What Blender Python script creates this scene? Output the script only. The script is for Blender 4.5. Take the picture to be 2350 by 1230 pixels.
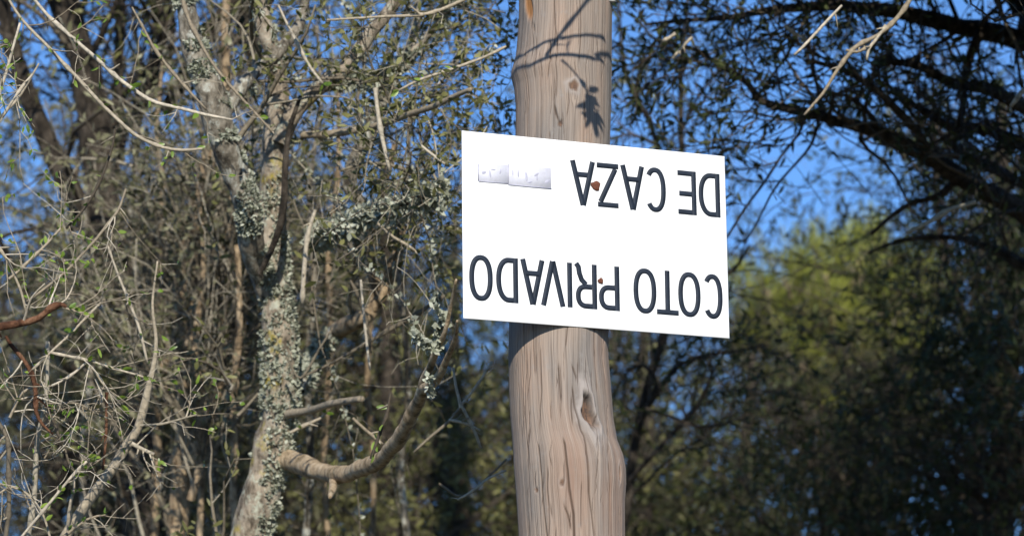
import bpy, math
import numpy as np
from mathutils import Vector, Matrix

# ------------------------------------------------------------------ camera, world, sun, exposure
for o in list(bpy.data.objects): bpy.data.objects.remove(o)
SC = bpy.context.scene
COL = SC.collection
PITCH = math.radians(14.0)
FPX = 7500.0                                   # focal length in photograph pixels (2350 wide)
CAM = np.array([0.0, 0.0, 1.6])
FW = np.array([0, math.cos(PITCH), math.sin(PITCH)])
UP = np.array([0, -math.sin(PITCH), math.cos(PITCH)])
RT = np.array([1.0, 0, 0])

cd = bpy.data.cameras.new('camera'); cam = bpy.data.objects.new('camera', cd); COL.objects.link(cam)
cam.location = CAM; cam.rotation_euler = (math.pi/2 + PITCH, 0, 0)
cd.sensor_width = 36.0; cd.lens = 36.0*FPX/2350.0
cd.clip_start = 0.05; cd.clip_end = 4000
cd.dof.use_dof = True; cd.dof.focus_distance = 5.62; cd.dof.aperture_fstop = 5.0; cd.dof.aperture_blades = 7
SC.camera = cam

SUN_AZ = math.radians(4.0)                    # to the right of the line from the scene back to the camera
SUN_EL = math.radians(27.0)
S = np.array([math.sin(SUN_AZ)*math.cos(SUN_EL), -math.cos(SUN_AZ)*math.cos(SUN_EL), math.sin(SUN_EL)])   # towards the sun

w = bpy.data.worlds.new('World'); SC.world = w; w.use_nodes = True
nt = w.node_tree; bg = nt.nodes['Background']
sky = nt.nodes.new('ShaderNodeTexSky'); sky.sky_type = 'NISHITA'; sky.sun_disc = False
sky.sun_elevation = SUN_EL
sky.sun_rotation = math.atan2(S[0], S[1])      # azimuth from +Y, clockwise
sky.air_density = 0.95; sky.dust_density = 0.0; sky.ozone_density = 9.0; sky.altitude = 300
nt.links.new(sky.outputs[0], bg.inputs[0]); bg.inputs[1].default_value = 0.135

ld = bpy.data.lights.new('sun', 'SUN'); ld.energy = 4.8; ld.angle = math.radians(0.53); ld.color = (1.0, 0.94, 0.84)
sun = bpy.data.objects.new('sun', ld); COL.objects.link(sun)
sun.rotation_euler = Vector(S).to_track_quat('Z', 'Y').to_euler(); sun.location = (3, -8, 9)

SC.view_settings.view_transform = 'Standard'; SC.view_settings.look = 'None'
SC.view_settings.exposure = 0.32; SC.view_settings.gamma = 1.0
SC.cycles.use_denoising = True
SC.cycles.max_bounces = 5; SC.cycles.diffuse_bounces = 3; SC.cycles.glossy_bounces = 2; SC.cycles.transmission_bounces = 3; SC.cycles.transparent_max_bounces = 4

rng = np.random.default_rng(7)

def at(px, py, d):
    """world point seen at photograph pixel (px,py), d metres in front of the camera"""
    return CAM + d*(FW + (px-1175.0)/FPX*RT + (615.0-py)/FPX*UP)
def pix(P):
    q = np.asarray(P) - CAM; d = q@FW
    return 1175 + FPX*(q@RT)/d, 615 - FPX*(q@UP)/d, d

# ------------------------------------------------------------------ materials
def nodes(name):
    m = bpy.data.materials.new(name); m.use_nodes = True
    t = m.node_tree; return m, t, t.nodes['Principled BSDF']
def N(t, kind, **kw):
    n = t.nodes.new(kind)
    for k, v in kw.items():
        if k.startswith('_'): setattr(n, k[1:], v)
        else: n.inputs[k.replace('__', ' ')].default_value = v
    return n
def ramp(t, fac, stops):
    r = t.nodes.new('ShaderNodeValToRGB'); cr = r.color_ramp
    while len(cr.elements) < len(stops): cr.elements.new(0.5)
    for e, (p, c) in zip(cr.elements, stops):
        e.position = p; e.color = (*c, 1) if len(c) == 3 else c
    t.links.new(fac, r.inputs[0]); return r.outputs[0]
def mixc(t, fac, a, b, mode='MIX'):
    m = t.nodes.new('ShaderNodeMix'); m.data_type = 'RGBA'; m.blend_type = mode
    for sock, v in ((m.inputs[0], fac), (m.inputs[6], a), (m.inputs[7], b)):
        if hasattr(v, 'is_linked') or hasattr(v, 'links'): t.links.new(v, sock)
        elif isinstance(v, (int, float)): sock.default_value = v
        else: sock.default_value = (*v, 1)
    return m.outputs[2]
def coords(t, scale):
    tc = t.nodes.new('ShaderNodeTexCoord'); mp = t.nodes.new('ShaderNodeMapping')
    mp.inputs['Scale'].default_value = scale
    t.links.new(tc.outputs['Object'], mp.inputs['Vector']); return mp.outputs[0]
def bumpify(t, b, height, strength, dist):
    bp = t.nodes.new('ShaderNodeBump'); bp.inputs['Strength'].default_value = strength; bp.inputs['Distance'].default_value = dist
    t.links.new(height, bp.inputs['Height']); t.links.new(bp.outputs[0], b.inputs['Normal'])

def bark(name, c0, c1, c2, blotch=None, blotch_amt=(0.5, 0.6), yellow=None):
    m, t, b = nodes(name)
    v = coords(t, (50, 50, 24)); n1 = N(t, 'ShaderNodeTexNoise', Scale=1.0, Detail=6.0, Roughness=0.7); t.links.new(v, n1.inputs['Vector'])
    col = ramp(t, n1.outputs['Fac'], [(0.38, c0), (0.5, c1), (0.62, c2)])
    if blotch:
        v2 = coords(t, (38, 38, 30)); n2 = N(t, 'ShaderNodeTexNoise', Scale=1.0, Detail=7.0, Roughness=0.75); t.links.new(v2, n2.inputs['Vector'])
        f = ramp(t, n2.outputs['Fac'], [(blotch_amt[0], (0,0,0)), (blotch_amt[1], (1,1,1))])
        col = mixc(t, f, col, blotch)
    if yellow:
        v3 = coords(t, (9, 9, 9)); n3 = N(t, 'ShaderNodeTexNoise', Scale=1.0, Detail=5.0, Roughness=0.7); t.links.new(v3, n3.inputs['Vector'])
        f = ramp(t, n3.outputs['Fac'], [(0.57, (0,0,0)), (0.66, (1,1,1))])
        col = mixc(t, f, col, yellow)
    t.links.new(col, b.inputs['Base Color']); b.inputs['Roughness'].default_value = 0.9; b.inputs['Specular IOR Level'].default_value = 0.2
    v4 = coords(t, (150, 150, 90)); n4 = N(t, 'ShaderNodeTexNoise', Scale=1.0, Detail=5.0, Roughness=0.75); t.links.new(v4, n4.inputs['Vector'])
    ad = t.nodes.new('ShaderNodeMath'); ad.operation = 'ADD'; t.links.new(n1.outputs['Fac'], ad.inputs[0]); t.links.new(n4.outputs['Fac'], ad.inputs[1])
    bumpify(t, b, ad.outputs[0], 0.7, 0.009)
    return m

def leafmat(name, c0, c1, c2, trans=0.25, rough=0.5, spec=0.3):
    m, t, b = nodes(name)
    a = t.nodes.new('ShaderNodeAttribute'); a.attribute_name = 'rnd'
    col = ramp(t, a.outputs['Fac'], [(0.0, c0), (0.5, c1), (1.0, c2)])
    t.links.new(col, b.inputs['Base Color']); b.inputs['Roughness'].default_value = rough; b.inputs['Specular IOR Level'].default_value = spec
    tr = t.nodes.new('ShaderNodeBsdfTranslucent'); t.links.new(col, tr.inputs['Color'])
    ms = t.nodes.new('ShaderNodeMixShader'); ms.inputs[0].default_value = trans
    out = t.nodes['Material Output']
    t.links.new(b.outputs[0], ms.inputs[1]); t.links.new(tr.outputs[0], ms.inputs[2]); t.links.new(ms.outputs[0], out.inputs[0])
    return m

def twigmat(name, c0, c1, c2):
    m, t, b = nodes(name)
    a = t.nodes.new('ShaderNodeAttribute'); a.attribute_name = 'rnd'
    col = ramp(t, a.outputs['Fac'], [(0.0, c0), (0.5, c1), (1.0, c2)])
    n1 = N(t, 'ShaderNodeTexNoise', Scale=160.0, Detail=3.0); v = coords(t, (1, 1, 1)); t.links.new(v, n1.inputs['Vector'])
    g = ramp(t, n1.outputs['Fac'], [(0.3, (0.62,)*3), (0.7, (1.15,)*3)])
    col = mixc(t, 1.0, col, g, 'MULTIPLY')
    t.links.new(col, b.inputs['Base Color']); b.inputs['Roughness'].default_value = 0.75; b.inputs['Specular IOR Level'].default_value = 0.25
    return m

M = {}
M['bark_lichen'] = bark('bark_lichen', (.09,.072,.052), (.28,.23,.17), (.43,.365,.28), (.46,.47,.37), (.52,.62), (.36,.29,.05))
M['bark_grey'] = bark('bark_grey', (.05,.042,.032), (.19,.165,.125), (.33,.295,.235), (.45,.45,.385), (.53,.60))
M['bark_brown'] = bark('bark_brown', (.12,.085,.05), (.34,.25,.155), (.48,.37,.24), (.36,.33,.24), (.58,.68))
M['bark_brown_lit'] = bark('bark_brown_lit', (.16,.12,.07), (.40,.30,.19), (.54,.43,.29), (.42,.40,.29), (.58,.68))  # paler copy of the brown bark, sunlight put into the colour
M['bark_dark'] = bark('bark_dark', (.02,.016,.012), (.05,.04,.03), (.095,.078,.06))  # bark colour lowered to stand for the crown's shade on the stems
M['bark_red'] = bark('bark_red', (.05,.022,.012), (.13,.06,.032), (.22,.12,.07))
M['twig_pale'] = twigmat('twig_pale', (.24,.195,.135), (.36,.305,.22), (.50,.445,.35))
M['twig_grey'] = twigmat('twig_grey', (.075,.06,.042), (.20,.17,.12), (.43,.385,.295))
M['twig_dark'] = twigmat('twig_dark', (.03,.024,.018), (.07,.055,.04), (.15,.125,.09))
M['twig_wood'] = twigmat('twig_wood', (.04,.033,.023), (.095,.08,.056), (.20,.175,.13))
M['leaf_olive'] = leafmat('leaf_olive', (.06,.066,.02), (.135,.135,.046), (.26,.25,.095), 0.25)
M['leaf_dusty'] = leafmat('leaf_dusty', (.058,.062,.03), (.135,.13,.066), (.28,.27,.16), 0.2)
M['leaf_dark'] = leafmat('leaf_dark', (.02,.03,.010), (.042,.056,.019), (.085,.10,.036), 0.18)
M['leaf_fresh'] = leafmat('leaf_fresh', (.10,.17,.02), (.17,.26,.035), (.27,.36,.06), 0.35, 0.35, 0.5)
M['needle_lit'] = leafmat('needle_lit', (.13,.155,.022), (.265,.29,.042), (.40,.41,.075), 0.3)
M['lichen'] = leafmat('lichen', (.20,.215,.155), (.33,.345,.265), (.47,.48,.39), 0.1, 0.9, 0.1)

def ground_mat():
    m, t, b = nodes('dry_ground')
    v = coords(t, (1, 1, 1)); n = N(t, 'ShaderNodeTexNoise', Scale=3.0, Detail=9.0, Roughness=0.7); t.links.new(v, n.inputs['Vector'])
    t.links.new(ramp(t, n.outputs['Fac'], [(0.3, (.06,.05,.03)), (0.5, (.10,.085,.045)), (0.7, (.06,.07,.025))]), b.inputs['Base Color'])
    b.inputs['Roughness'].default_value = 0.95
    bumpify(t, b, n.outputs['Fac'], 1.0, 0.08)
    return m
M['ground'] = ground_mat()

# ------------------------------------------------------------------ mesh building
class MB:
    """collects vertices, quads, triangles and one random value per vertex, built as ONE mesh"""
    def __init__(s): s.V = []; s.Q = []; s.T = []; s.A = []; s.n = 0
    def add(s, V, Q=None, T=None, A=None):
        V = np.asarray(V, float).reshape(-1, 3)
        if Q is not None and len(Q): s.Q.append(np.asarray(Q).reshape(-1, 4) + s.n)
        if T is not None and len(T): s.T.append(np.asarray(T).reshape(-1, 3) + s.n)
        s.V.append(V); s.A.append(np.full(len(V), 0.5) if A is None else np.asarray(A, float)); s.n += len(V)
    def build(s, name, mat, parent=None, smooth=True, origin=None, kind=None, label=None):
        V = np.concatenate(s.V) if s.V else np.zeros((0, 3))
        if origin is not None: V = V - np.asarray(origin)
        Q = np.concatenate(s.Q) if s.Q else np.zeros((0, 4), int); T = np.concatenate(s.T) if s.T else np.zeros((0, 3), int)
        me = bpy.data.meshes.new(name)
        me.vertices.add(len(V)); me.vertices.foreach_set('co', V.astype(np.float32).ravel())
        nl = Q.size + T.size; me.loops.add(nl)
        me.loops.foreach_set('vertex_index', np.concatenate([Q.ravel(), T.ravel()]).astype(np.int32))
        nf = len(Q) + len(T); me.polygons.add(nf)
        st = np.concatenate([np.arange(len(Q))*4, Q.size + np.arange(len(T))*3]).astype(np.int32)
        me.polygons.foreach_set('loop_start', st)
        if smooth: me.polygons.foreach_set('use_smooth', np.ones(nf, bool))
        a = me.attributes.new('rnd', 'FLOAT', 'POINT'); a.data.foreach_set('value', np.concatenate(s.A).astype(np.float32))
        me.update(calc_edges=True); me.validate()
        me.materials.append(M[mat] if isinstance(mat, str) else mat)
        o = bpy.data.objects.new(name, me); COL.objects.link(o)
        if origin is not None and parent is None: o.location = origin
        if parent is not None: o.parent = parent; o.matrix_parent_inverse = Matrix.Translation(-Vector(world_loc(parent)))
        if kind: o['kind'] = kind
        if label: o['label'] = label
        return o
def world_loc(o):
    l = Vector(o.location) if o.parent is None else Vector((0, 0, 0))
    return l if o.parent is None else world_loc(o.parent) + (o.matrix_parent_inverse.translation + Vector(o.location))
def empty(name, loc, label, cat, group=None):
    e = bpy.data.objects.new(name, None); COL.objects.link(e); e.location = loc; e.empty_display_size = 0.2
    e['label'] = label; e['category'] = cat
    if group: e['group'] = group
    return e
def nrm(v): return v/np.maximum(np.linalg.norm(v, axis=-1, keepdims=True), 1e-9)

def fbm(P, scale, seed, octs=4):
    """cheap smooth noise in about -1..1 from sums of sines"""
    r = np.random.default_rng(seed); out = np.zeros(P.shape[:-1]); amp = 1.0; tot = 0
    for k in range(octs):
        for j in range(3):
            d = r.normal(size=3)*scale*(1.9**k); out += amp*np.sin(P@d + r.uniform(0, 6.28)); tot += amp*0.8
        amp *= 0.6
    return out/tot

def tubes(mb, P, R, S=5, rough=0.0, seed=1, val=None):
    """P (n,k,3) centre lines, R (n,k) radii"""
    P = np.asarray(P, float); R = np.asarray(R, float)
    if P.ndim == 2: P = P[None]; R = R[None]
    n, k, _ = P.shape
    if n == 0: return
    t = nrm(np.gradient(P, axis=1)); mean = nrm(P[:, -1] - P[:, 0])
    ref = np.cross(mean, np.array([0.3, 0.9, 0.1])); ref = nrm(np.cross(ref, mean) + 0.001)
    a = nrm(np.cross(t, ref[:, None, :])); b = np.cross(t, a)
    th = np.arange(S)*2*math.pi/S
    ring = a[:, :, None, :]*np.cos(th)[:, None] + b[:, :, None, :]*np.sin(th)[:, None]
    Rr = R[:, :, None]*np.ones(S)
    if rough:
        q = P[:, :, None, :] + ring*R[:, :, None, None]
        Rr = Rr*(1 + rough*fbm(q, 28.0, seed, 4) + 0.5*rough*fbm(q, 75.0, seed+5, 2))
    V = P[:, :, None, :] + ring*Rr[..., None]
    i = np.arange(k-1)[:, None]*S; j = np.arange(S)[None, :]; j2 = (j+1) % S
    q = np.stack([i+j, i+j2, i+S+j2, i+S+j], -1).reshape(-1, 4)
    Q = (q[None] + (np.arange(n)*k*S)[:, None, None]).reshape(-1, 4)
    tri = np.stack([np.zeros(S-2, int), np.arange(1, S-1), np.arange(2, S)], -1) + (k-1)*S
    T = (tri[None] + (np.arange(n)*k*S)[:, None, None]).reshape(-1, 3)
    if val is None: val = rng.random(n)
    mb.add(V, Q, T, np.repeat(val, k*S))

def spline(pts, step):
    """Catmull-Rom through rows of (x,y,z,r), resampled about every step metres"""
    p = np.asarray(pts, float); q = np.vstack([2*p[0]-p[1], p, 2*p[-1]-p[-2]]); out = []
    for i in range(len(p)-1):
        a, b, c, d = q[i:i+4]; n = max(2, int(np.linalg.norm((c-b)[:3])/step))
        for u in np.arange(n)/n:
            out.append(0.5*((2*b) + (c-a)*u + (2*a-5*b+4*c-d)*u*u + (3*b-a-3*c+d)*u**3))
    out.append(p[-1]); o = np.array(out); o[:, 3] = np.maximum(o[:, 3], 0.0008); return o

def trace(pts, d, step=0.02, wob=0.0, seed=0):
    """pts rows (px,py,radius px[,depth]) -> dense (n,4) line in the world"""
    rows = []
    for q in pts:
        dd = q[3] if len(q) > 3 else d
        rows.append([*at(q[0], q[1], dd), q[2]*dd/FPX])
    L = spline(rows, step)
    if wob:
        L[:, 0] += wob*fbm(L[:, :3], 9, seed, 3); L[:, 2] += wob*fbm(L[:, :3], 9, seed+1, 3); L[:, 1] += wob*fbm(L[:, :3], 9, seed+2, 3)
    return L
def to_ground(L, dx=0.0, dy=0.0, flare=1.5):
    """continue a traced line (first row = lowest) down to the ground"""
    a = L[0]; n = max(4, int(a[2]/0.06)); rows = []
    for u in np.linspace(1, 0, n, endpoint=False):
        rows.append([a[0]+dx*u*u, a[1]+dy*u*u, a[2]*(1-u) - 0.05*u, a[3]*(1+(flare-1)*u*u)])
    return np.vstack([rows, L])
def resample(L, k):
    """centre line to k points"""
    s = np.r_[0, np.cumsum(np.linalg.norm(np.diff(L[:, :3], axis=0), axis=1))]; u = np.linspace(0, s[-1], k)
    return np.stack([np.interp(u, s, L[:, i]) for i in range(L.shape[1])], -1)

def resize(P, k):
    x = np.linspace(0, P.shape[1]-1, k); i = np.minimum(x.astype(int), P.shape[1]-2); f = (x-i)[None, :, None]; return P[:, i]*(1-f) + P[:, i+1]*f
def grow(P, R, n, length, spread, K=6, droop=0.0, wob=0.25, rs=0.45, tmin=0.15, rmin=0.0008, bias=(0, 0, 0), tip=0.25, keep=None):
    """n children on each parent line; returns (m,K,3), (m,K)"""
    m = len(P)*n; pi = np.repeat(np.arange(len(P)), n); k = P.shape[1]
    t = tmin + (1-tmin)*rng.random(m); x = t*(k-1); i0 = np.minimum(x.astype(int), k-2); f = (x-i0)[:, None]
    p = P[pi, i0]*(1-f) + P[pi, i0+1]*f; r0 = (R[pi, i0]*(1-f[:, 0]) + R[pi, i0+1]*f[:, 0])
    if keep is not None:
        ok = keep(p); pi = pi[ok]; p = p[ok]; r0 = r0[ok]; i0 = i0[ok]; t = t[ok]; m = len(p)
    tan = nrm(P[pi, i0+1]-P[pi, i0])
    d = nrm(rng.normal(size=(m, 3))); d = nrm(d - (d*tan).sum(-1, keepdims=True)*tan)
    d = nrm(tan + d*spread + np.array(bias))
    ln = length*(0.45 + 0.9*rng.random(m))*(1.15-0.6*t); st = (ln/(K-1))[:, None]
    out = [p]; nz = rng.normal(size=(m, 3))*wob*0.5
    for q in range(K-1):
        nz = 0.5*nz + rng.normal(size=(m, 3))*wob
        d = nrm(d + nz*0.6 + np.array([0, 0, -droop])); p = p + d*st; out.append(p)
    Pc = np.stack(out, 1); r = np.maximum(r0*rs, rmin)
    Rc = r[:, None]*np.linspace(1, tip, K)[None]
    return Pc, np.maximum(Rc, rmin*0.6)

def leaves(mb, P, per, ln, wd, along=0.7, droop=0.1, keep=None, tmin=0.1, fold=0.25, curl=0.1):
    """per leaves on each twig line: lance-shaped folded blades of six vertices"""
    n, k, _ = P.shape
    if n == 0: return
    m = n*per; pi = np.repeat(np.arange(n), per); t = tmin + (1-tmin)*rng.random(m); x = t*(k-1); i0 = np.minimum(x.astype(int), k-2); f = (x-i0)[:, None]
    p = P[pi, i0]*(1-f) + P[pi, i0+1]*f; tan = nrm(P[pi, i0+1]-P[pi, i0])
    if keep is not None:
        ok = keep(p); p = p[ok]; tan = tan[ok]; m = len(p)
        if m == 0: return
    d = nrm(tan*along + nrm(rng.normal(size=(m, 3))) + np.array([0, 0, -droop]))
    s = nrm(np.cross(d, nrm(rng.normal(size=(m, 3))))); nn = np.cross(s, d)
    L = (ln*(0.6+0.7*rng.random(m)))[:, None]; W = (wd*(0.6+0.7*rng.random(m)))[:, None]
    c = (rng.normal(size=(m, 1))*curl)*L
    v = np.stack([p, p+d*L*0.35+s*W*0.5+nn*W*fold, p+d*L*0.72+s*W*0.38+nn*(W*fold*0.8+c*0.5), p+d*L+nn*c,
                  p+d*L*0.72-s*W*0.38+nn*(W*fold*0.8+c*0.5), p+d*L*0.35-s*W*0.5+nn*W*fold], 1)
    base = (np.arange(m)*6)[:, None, None]
    T = (np.array([[0, 1, 5], [2, 3, 4]])[None] + base).reshape(-1, 3)
    Q = (np.array([[1, 2, 4, 5]])[None] + base).reshape(-1, 4)
    mb.add(v.reshape(-1, 3), Q, T, np.repeat(rng.random(m), 6))

def lichen_on(mb, L, n, size, lo=-1e9, hi=1e9, patch=11.0, thr=-0.1, seed=3):
    """frilly lichen flakes over the bark of a line"""
    idx = rng.integers(0, len(L)-1, n*4); p = L[idx, :3] + (L[idx+1, :3]-L[idx, :3])*rng.random((n*4, 1)); r = L[idx, 3]
    tan = nrm(L[np.minimum(idx+1, len(L)-1), :3]-L[np.maximum(idx-1, 0), :3])
    d = nrm(rng.normal(size=(len(p), 3))); d = nrm(d-(d*tan).sum(-1, keepdims=True)*tan)
    q = p + d*(r*0.98)[:, None]; side = d@np.array([0.75, -0.45, 0.1])
    ok = (fbm(q, patch, seed, 4) + 0.35*side > thr + 0.12) & (q[:, 2] > lo) & (q[:, 2] < hi); q = q[ok][:n]; d = d[ok][:n]
    m = len(q)
    for _ in range(3):
        u = nrm(d*0.7 + rng.normal(size=(m, 3))*0.9); s = nrm(np.cross(u, rng.normal(size=(m, 3))))
        a = (size*(0.4+rng.random(m)))[:, None]; h = nrm(d + rng.normal(size=(m, 3))*0.7)
        v = np.stack([q, q+u*a*0.6+s*a*0.45+h*a*0.2, q+u*a+h*a*0.5, q+u*a*0.6-s*a*0.45+h*a*0.15], 1)
        mb.add(v.reshape(-1, 3), np.arange(m*4).reshape(-1, 4), None, np.repeat(rng.random(m), 4))

def limb(name, L, mat, parent, S=12, rough=0.12, seed=1, label=None):
    mb = MB()
    if name == 'twig':                           # swollen nodes and short spurs
        L = L.copy(); r_ = np.random.default_rng(seed); L[:, 3] *= 1 + 0.45*(r_.random(len(L)) > 0.86)
        m = max(2, len(L)//7); sp, sr = grow(L[None, :, :3], L[None, :, 3], m, 0.026, 1.6, 3, 0.0, 0.2, 0.7, 0.05, 0.0007); tubes(mb, sp, sr, 4, val=np.full(len(sp), 0.6))
    tubes(mb, L[None, :, :3], L[None, :, 3], S, rough, seed)
    return mb.build(name, mat, parent, label=label)

# ------------------------------------------------------------------ ground
mb = MB(); g = 1500.0
xs = np.concatenate([[-g, -300, -80], np.linspace(-30, 30, 61), [80, 300, g]])
X, Y = np.meshgrid(xs, xs); Z = 0.05*fbm(np.stack([X, Y, 0*X], -1), 0.5, 4, 3) - 0.03
nn = len(xs); ii = (np.arange(nn-1)[:, None]*nn + np.arange(nn-1)[None]).ravel()
mb.add(np.stack([X, Y, Z], -1).reshape(-1, 3), np.stack([ii, ii+1, ii+nn+1, ii+nn], -1))
gr = mb.build('ground', 'ground'); gr['kind'] = 'structure'

# ------------------------------------------------------------------ the sign's frame
SIGN_C = np.array([0.1472, 5.4916, 1.4271]) + CAM
RS = (Matrix.Rotation(math.radians(22.04), 3, 'Z') @ Matrix.Rotation(math.radians(0.38), 3, 'X') @ Matrix.Rotation(math.radians(-0.87), 3, 'Y'))
RSn = np.array(RS)
def on_sign(u, v, out=0.0):                     # plate coordinates -> world, out = towards the viewer
    return SIGN_C + RSn@np.array([u, -out, v])

# ------------------------------------------------------------------ wooden pole
EDGE = [(-420,1204,1404),(0,1191,1405),(60,1190,1404),(130,1184,1403),(165,1174,1403),(180,1173,1402),(205,1180,1402),(250,1184,1401),(330,1183,1399),(560,1173,1396),(820,1166,1395),(900,1168,1402),
        (960,1171,1407),(1010,1175,1416),(1045,1177,1430),(1075,1178,1436),(1110,1181,1437),(1150,1184,1434),(1230,1190,1434),(1500,1202,1440)]
E_ = np.array(EDGE, float)
axd = SIGN_C[1] + 0.068                          # world y of the pole's axis near the sign
def row_to_z(py):                                # pole axis height seen at image row
    k = (615.0-py)/FPX; d = (axd)/(math.cos(PITCH)-k*math.sin(PITCH)); return CAM[2] + d*(math.sin(PITCH)+k*math.cos(PITCH)), d
zz = []; cx = []; rr = []
for py, a, b in EDGE:
    z, d = row_to_z(py); zz.append(z); cx.append(((a+b)/2-1175)/FPX*d); rr.append((b-a)/2*d/FPX)
zz = np.array(zz)[::-1]; cx = np.array(cx)[::-1]; rr = np.array(rr)[::-1]
zlo = zz[0]; ztop = zz[-1]
def pole_c(z): return np.interp(z, np.r_[0, zz, 7.2], np.r_[cx[0]+0.012, cx, cx[-1]+0.03])
def pole_r(z): return np.interp(z, np.r_[0, zz, 7.2], np.r_[rr[0]*1.12, rr, rr[-1]*0.82])
th = -math.pi/2 + np.concatenate([np.linspace(-1.75, 1.75, 320), np.linspace(1.75, 2*math.pi-1.75, 62)[1:-1]]); NA = len(th)
zv = np.concatenate([np.linspace(-0.3, zlo, 26, endpoint=False), np.linspace(zlo, ztop, 420, endpoint=False), np.linspace(ztop, 7.2, 30)])
TH, ZV = np.meshgrid(th, zv)
CXv = pole_c(zv)[:, None]; R0 = pole_r(zv)[:, None]*np.ones_like(TH)
def pole_hit(px, py):
    """angle and height on the pole seen at a pixel"""
    x, y = None, None; d = axd
    for _ in range(30):
        P = at(px, py, d); z = P[2]; c = pole_c(z); r = pole_r(z); dx = np.clip(P[0]-c, -r*0.995, r*0.995)
        ys = axd - math.sqrt(r*r-dx*dx); d += (ys-P[1])/FW[1]
    P = at(px, py, d); return math.atan2(P[1]-axd, P[0]-pole_c(P[2])), P[2], P
circ = np.stack([np.cos(TH)*1.0, np.sin(TH)*1.0, ZV*0.9], -1)
warp = 0.06*fbm(np.stack([np.cos(TH), np.sin(TH), ZV*2.2], -1), 2.0, 21, 3)
def ridged(freq, seed):
    a = TH + warp*1.0; r = np.random.default_rng(seed); o = np.zeros_like(TH)
    for k in range(7):
        f = int(freq*(0.6+1.1*r.random())); o += np.sin(a*f + r.uniform(0, 6.28) + 0.35*np.sin(ZV*r.uniform(2, 9)+r.uniform(0, 6.28)))*r.uniform(.4, 1)
    return o/4
H = 0.0005*ridged(14, 1) + 0.00030*ridged(60, 2) + 0.0022*fbm(np.stack([np.cos(TH), np.sin(TH), ZV*3], -1), 1.6, 5, 3)
KN = np.zeros_like(TH); RING = np.zeros_like(TH); CR = np.zeros_like(TH); RED = np.zeros_like(TH); ORG = np.zeros_like(TH)
def dpx(px, py):
    a, z, _ = pole_hit(px, py); dth = (TH-a+math.pi) % (2*math.pi)-math.pi
    return dth*R0*np.ones_like(TH), ZV-z
U_ = 1.0/1330.0                                  # metres per pixel on the pole
V0 = np.stack([np.cos(TH)*R0, np.sin(TH)*R0, ZV], -1)
def knot(px, py, rx, ry, tilt, ring, depth, lip):
    global H, KN, RING
    u, v = dpx(px, py); c, s = math.cos(tilt), math.sin(tilt)
    a = (u*c - v*s)/(rx*U_); b = (u*s + v*c)/(ry*U_); d = np.sqrt(a*a+b*b)*(1+0.10*np.sin(3*np.arctan2(b, a)+1)+0.10*np.sin(5*np.arctan2(b, a)+px)+0.16*fbm(V0, 120.0, int(px), 3))
    core = 1/(1+np.exp((d-1)*9)); KN = np.maximum(KN, core)
    rg = np.exp(-((d-1.55)/0.5)**2); RING = np.maximum(RING, rg*ring)
    H = H - depth*core + lip*np.exp(-((d-1.35)/0.4)**2)
    return d
knot(1352, 944, 14, 38, -0.12, 1.0, 0.016, 0.0042)
knot(1317, 197, 11, 11, 0.0, 0.9, 0.0015, 0.0012)
knot(1290, 1106, 5, 7, 0.3, 0.3, 0.002, 0.0004); knot(1231, 1124, 5, 3.5, 0.5, 0.1, 0.003, 0.0002)
knot(1286, 283, 5, 7, 0.2, 0.0, 0.003, 0.0); knot(1424, 1085, 5, 16, 0.1, 0.4, 0.003, 0.001); knot(1277, 700, 8, 10, 0.0, 0.3, 0.002, 0.0005)
def crack(pts, wpx, depth):
    """dark split running up the wood along the pixels"""
    global H, CR
    A = [pole_hit(*p)[:2] for p in pts]; A.sort(key=lambda q: q[1]); zs = [q[1] for q in A]; an = [q[0] for q in A]
    a = np.interp(ZV, zs, an) + 0.007*fbm(np.stack([0*ZV, 0*ZV, ZV], -1), 40, int(pts[0][0]), 3)
    inside = np.clip((ZV-zs[0])/0.012, 0, 1)*np.clip((zs[-1]-ZV)/0.012, 0, 1)
    wv = 0.72*wpx*U_*(0.45+0.55*inside)
    g = np.exp(-((((TH-a+math.pi) % (2*math.pi)-math.pi)*R0)/wv)**2)*inside
    H = H - depth*g; CR = np.maximum(CR, g)
crack([(1291,1000),(1300,1060),(1306,1120),(1316,1180),(1318,1260)], 2.6, 0.006)
crack([(1233,1010),(1244,1120),(1250,1190),(1258,1260)], 2.2, 0.004)
crack([(1338,990),(1346,1040),(1352,1130),(1366,1240)], 2.0, 0.004)
crack([(1313,880),(1318,930),(1332,985),(1345,1010)], 2.2, 0.003)
crack([(1281,830),(1284,880),(1288,930)], 1.8, 0.003); crack([(1310,830),(1322,862),(1323,880)], 2.4, 0.004)
crack([(1290,1150),(1303,1180),(1312,1220)], 2.0, 0.004)
crack([(1270,236),(1276,262),(1284,285)], 2.8, 0.005); crack([(1223,48),(1226,80)], 2.8, 0.004); crack([(1261,297),(1262,325)], 2.2, 0.003)
crack([(1275,60),(1279,120),(1276,230)], 1.4, 0.002); crack([(1330,-40),(1334,60),(1330,150)], 1.5, 0.002); crack([(1209,120),(1212,210),(1208,330)], 1.3, 0.002)
crack([(1362,112),(1364,128)], 2.5, 0.003); crack([(1240,790),(1243,900),(1238,990)], 1.4, 0.002); crack([(1364,800),(1372,900)], 1.4, 0.002)
crack([(1205,870),(1208,1000),(1220,1200)], 1.4, 0.002); crack([(1395,1050),(1400,1120),(1398,1240)], 1.8, 0.003); crack([(1340,220),(1346,300)], 1.4, 0.002)
for k in range(120):                              # fine checks all round
    a0 = rng.uniform(1185, 1425); y0 = rng.uniform(-60, 1230); l = rng.uniform(25, 150)
    crack([(a0, y0), (a0+rng.normal()*3, y0+l*.5), (a0+rng.normal()*4, y0+l)], rng.uniform(.7, 1.7), rng.uniform(.0008, .0026))
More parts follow.
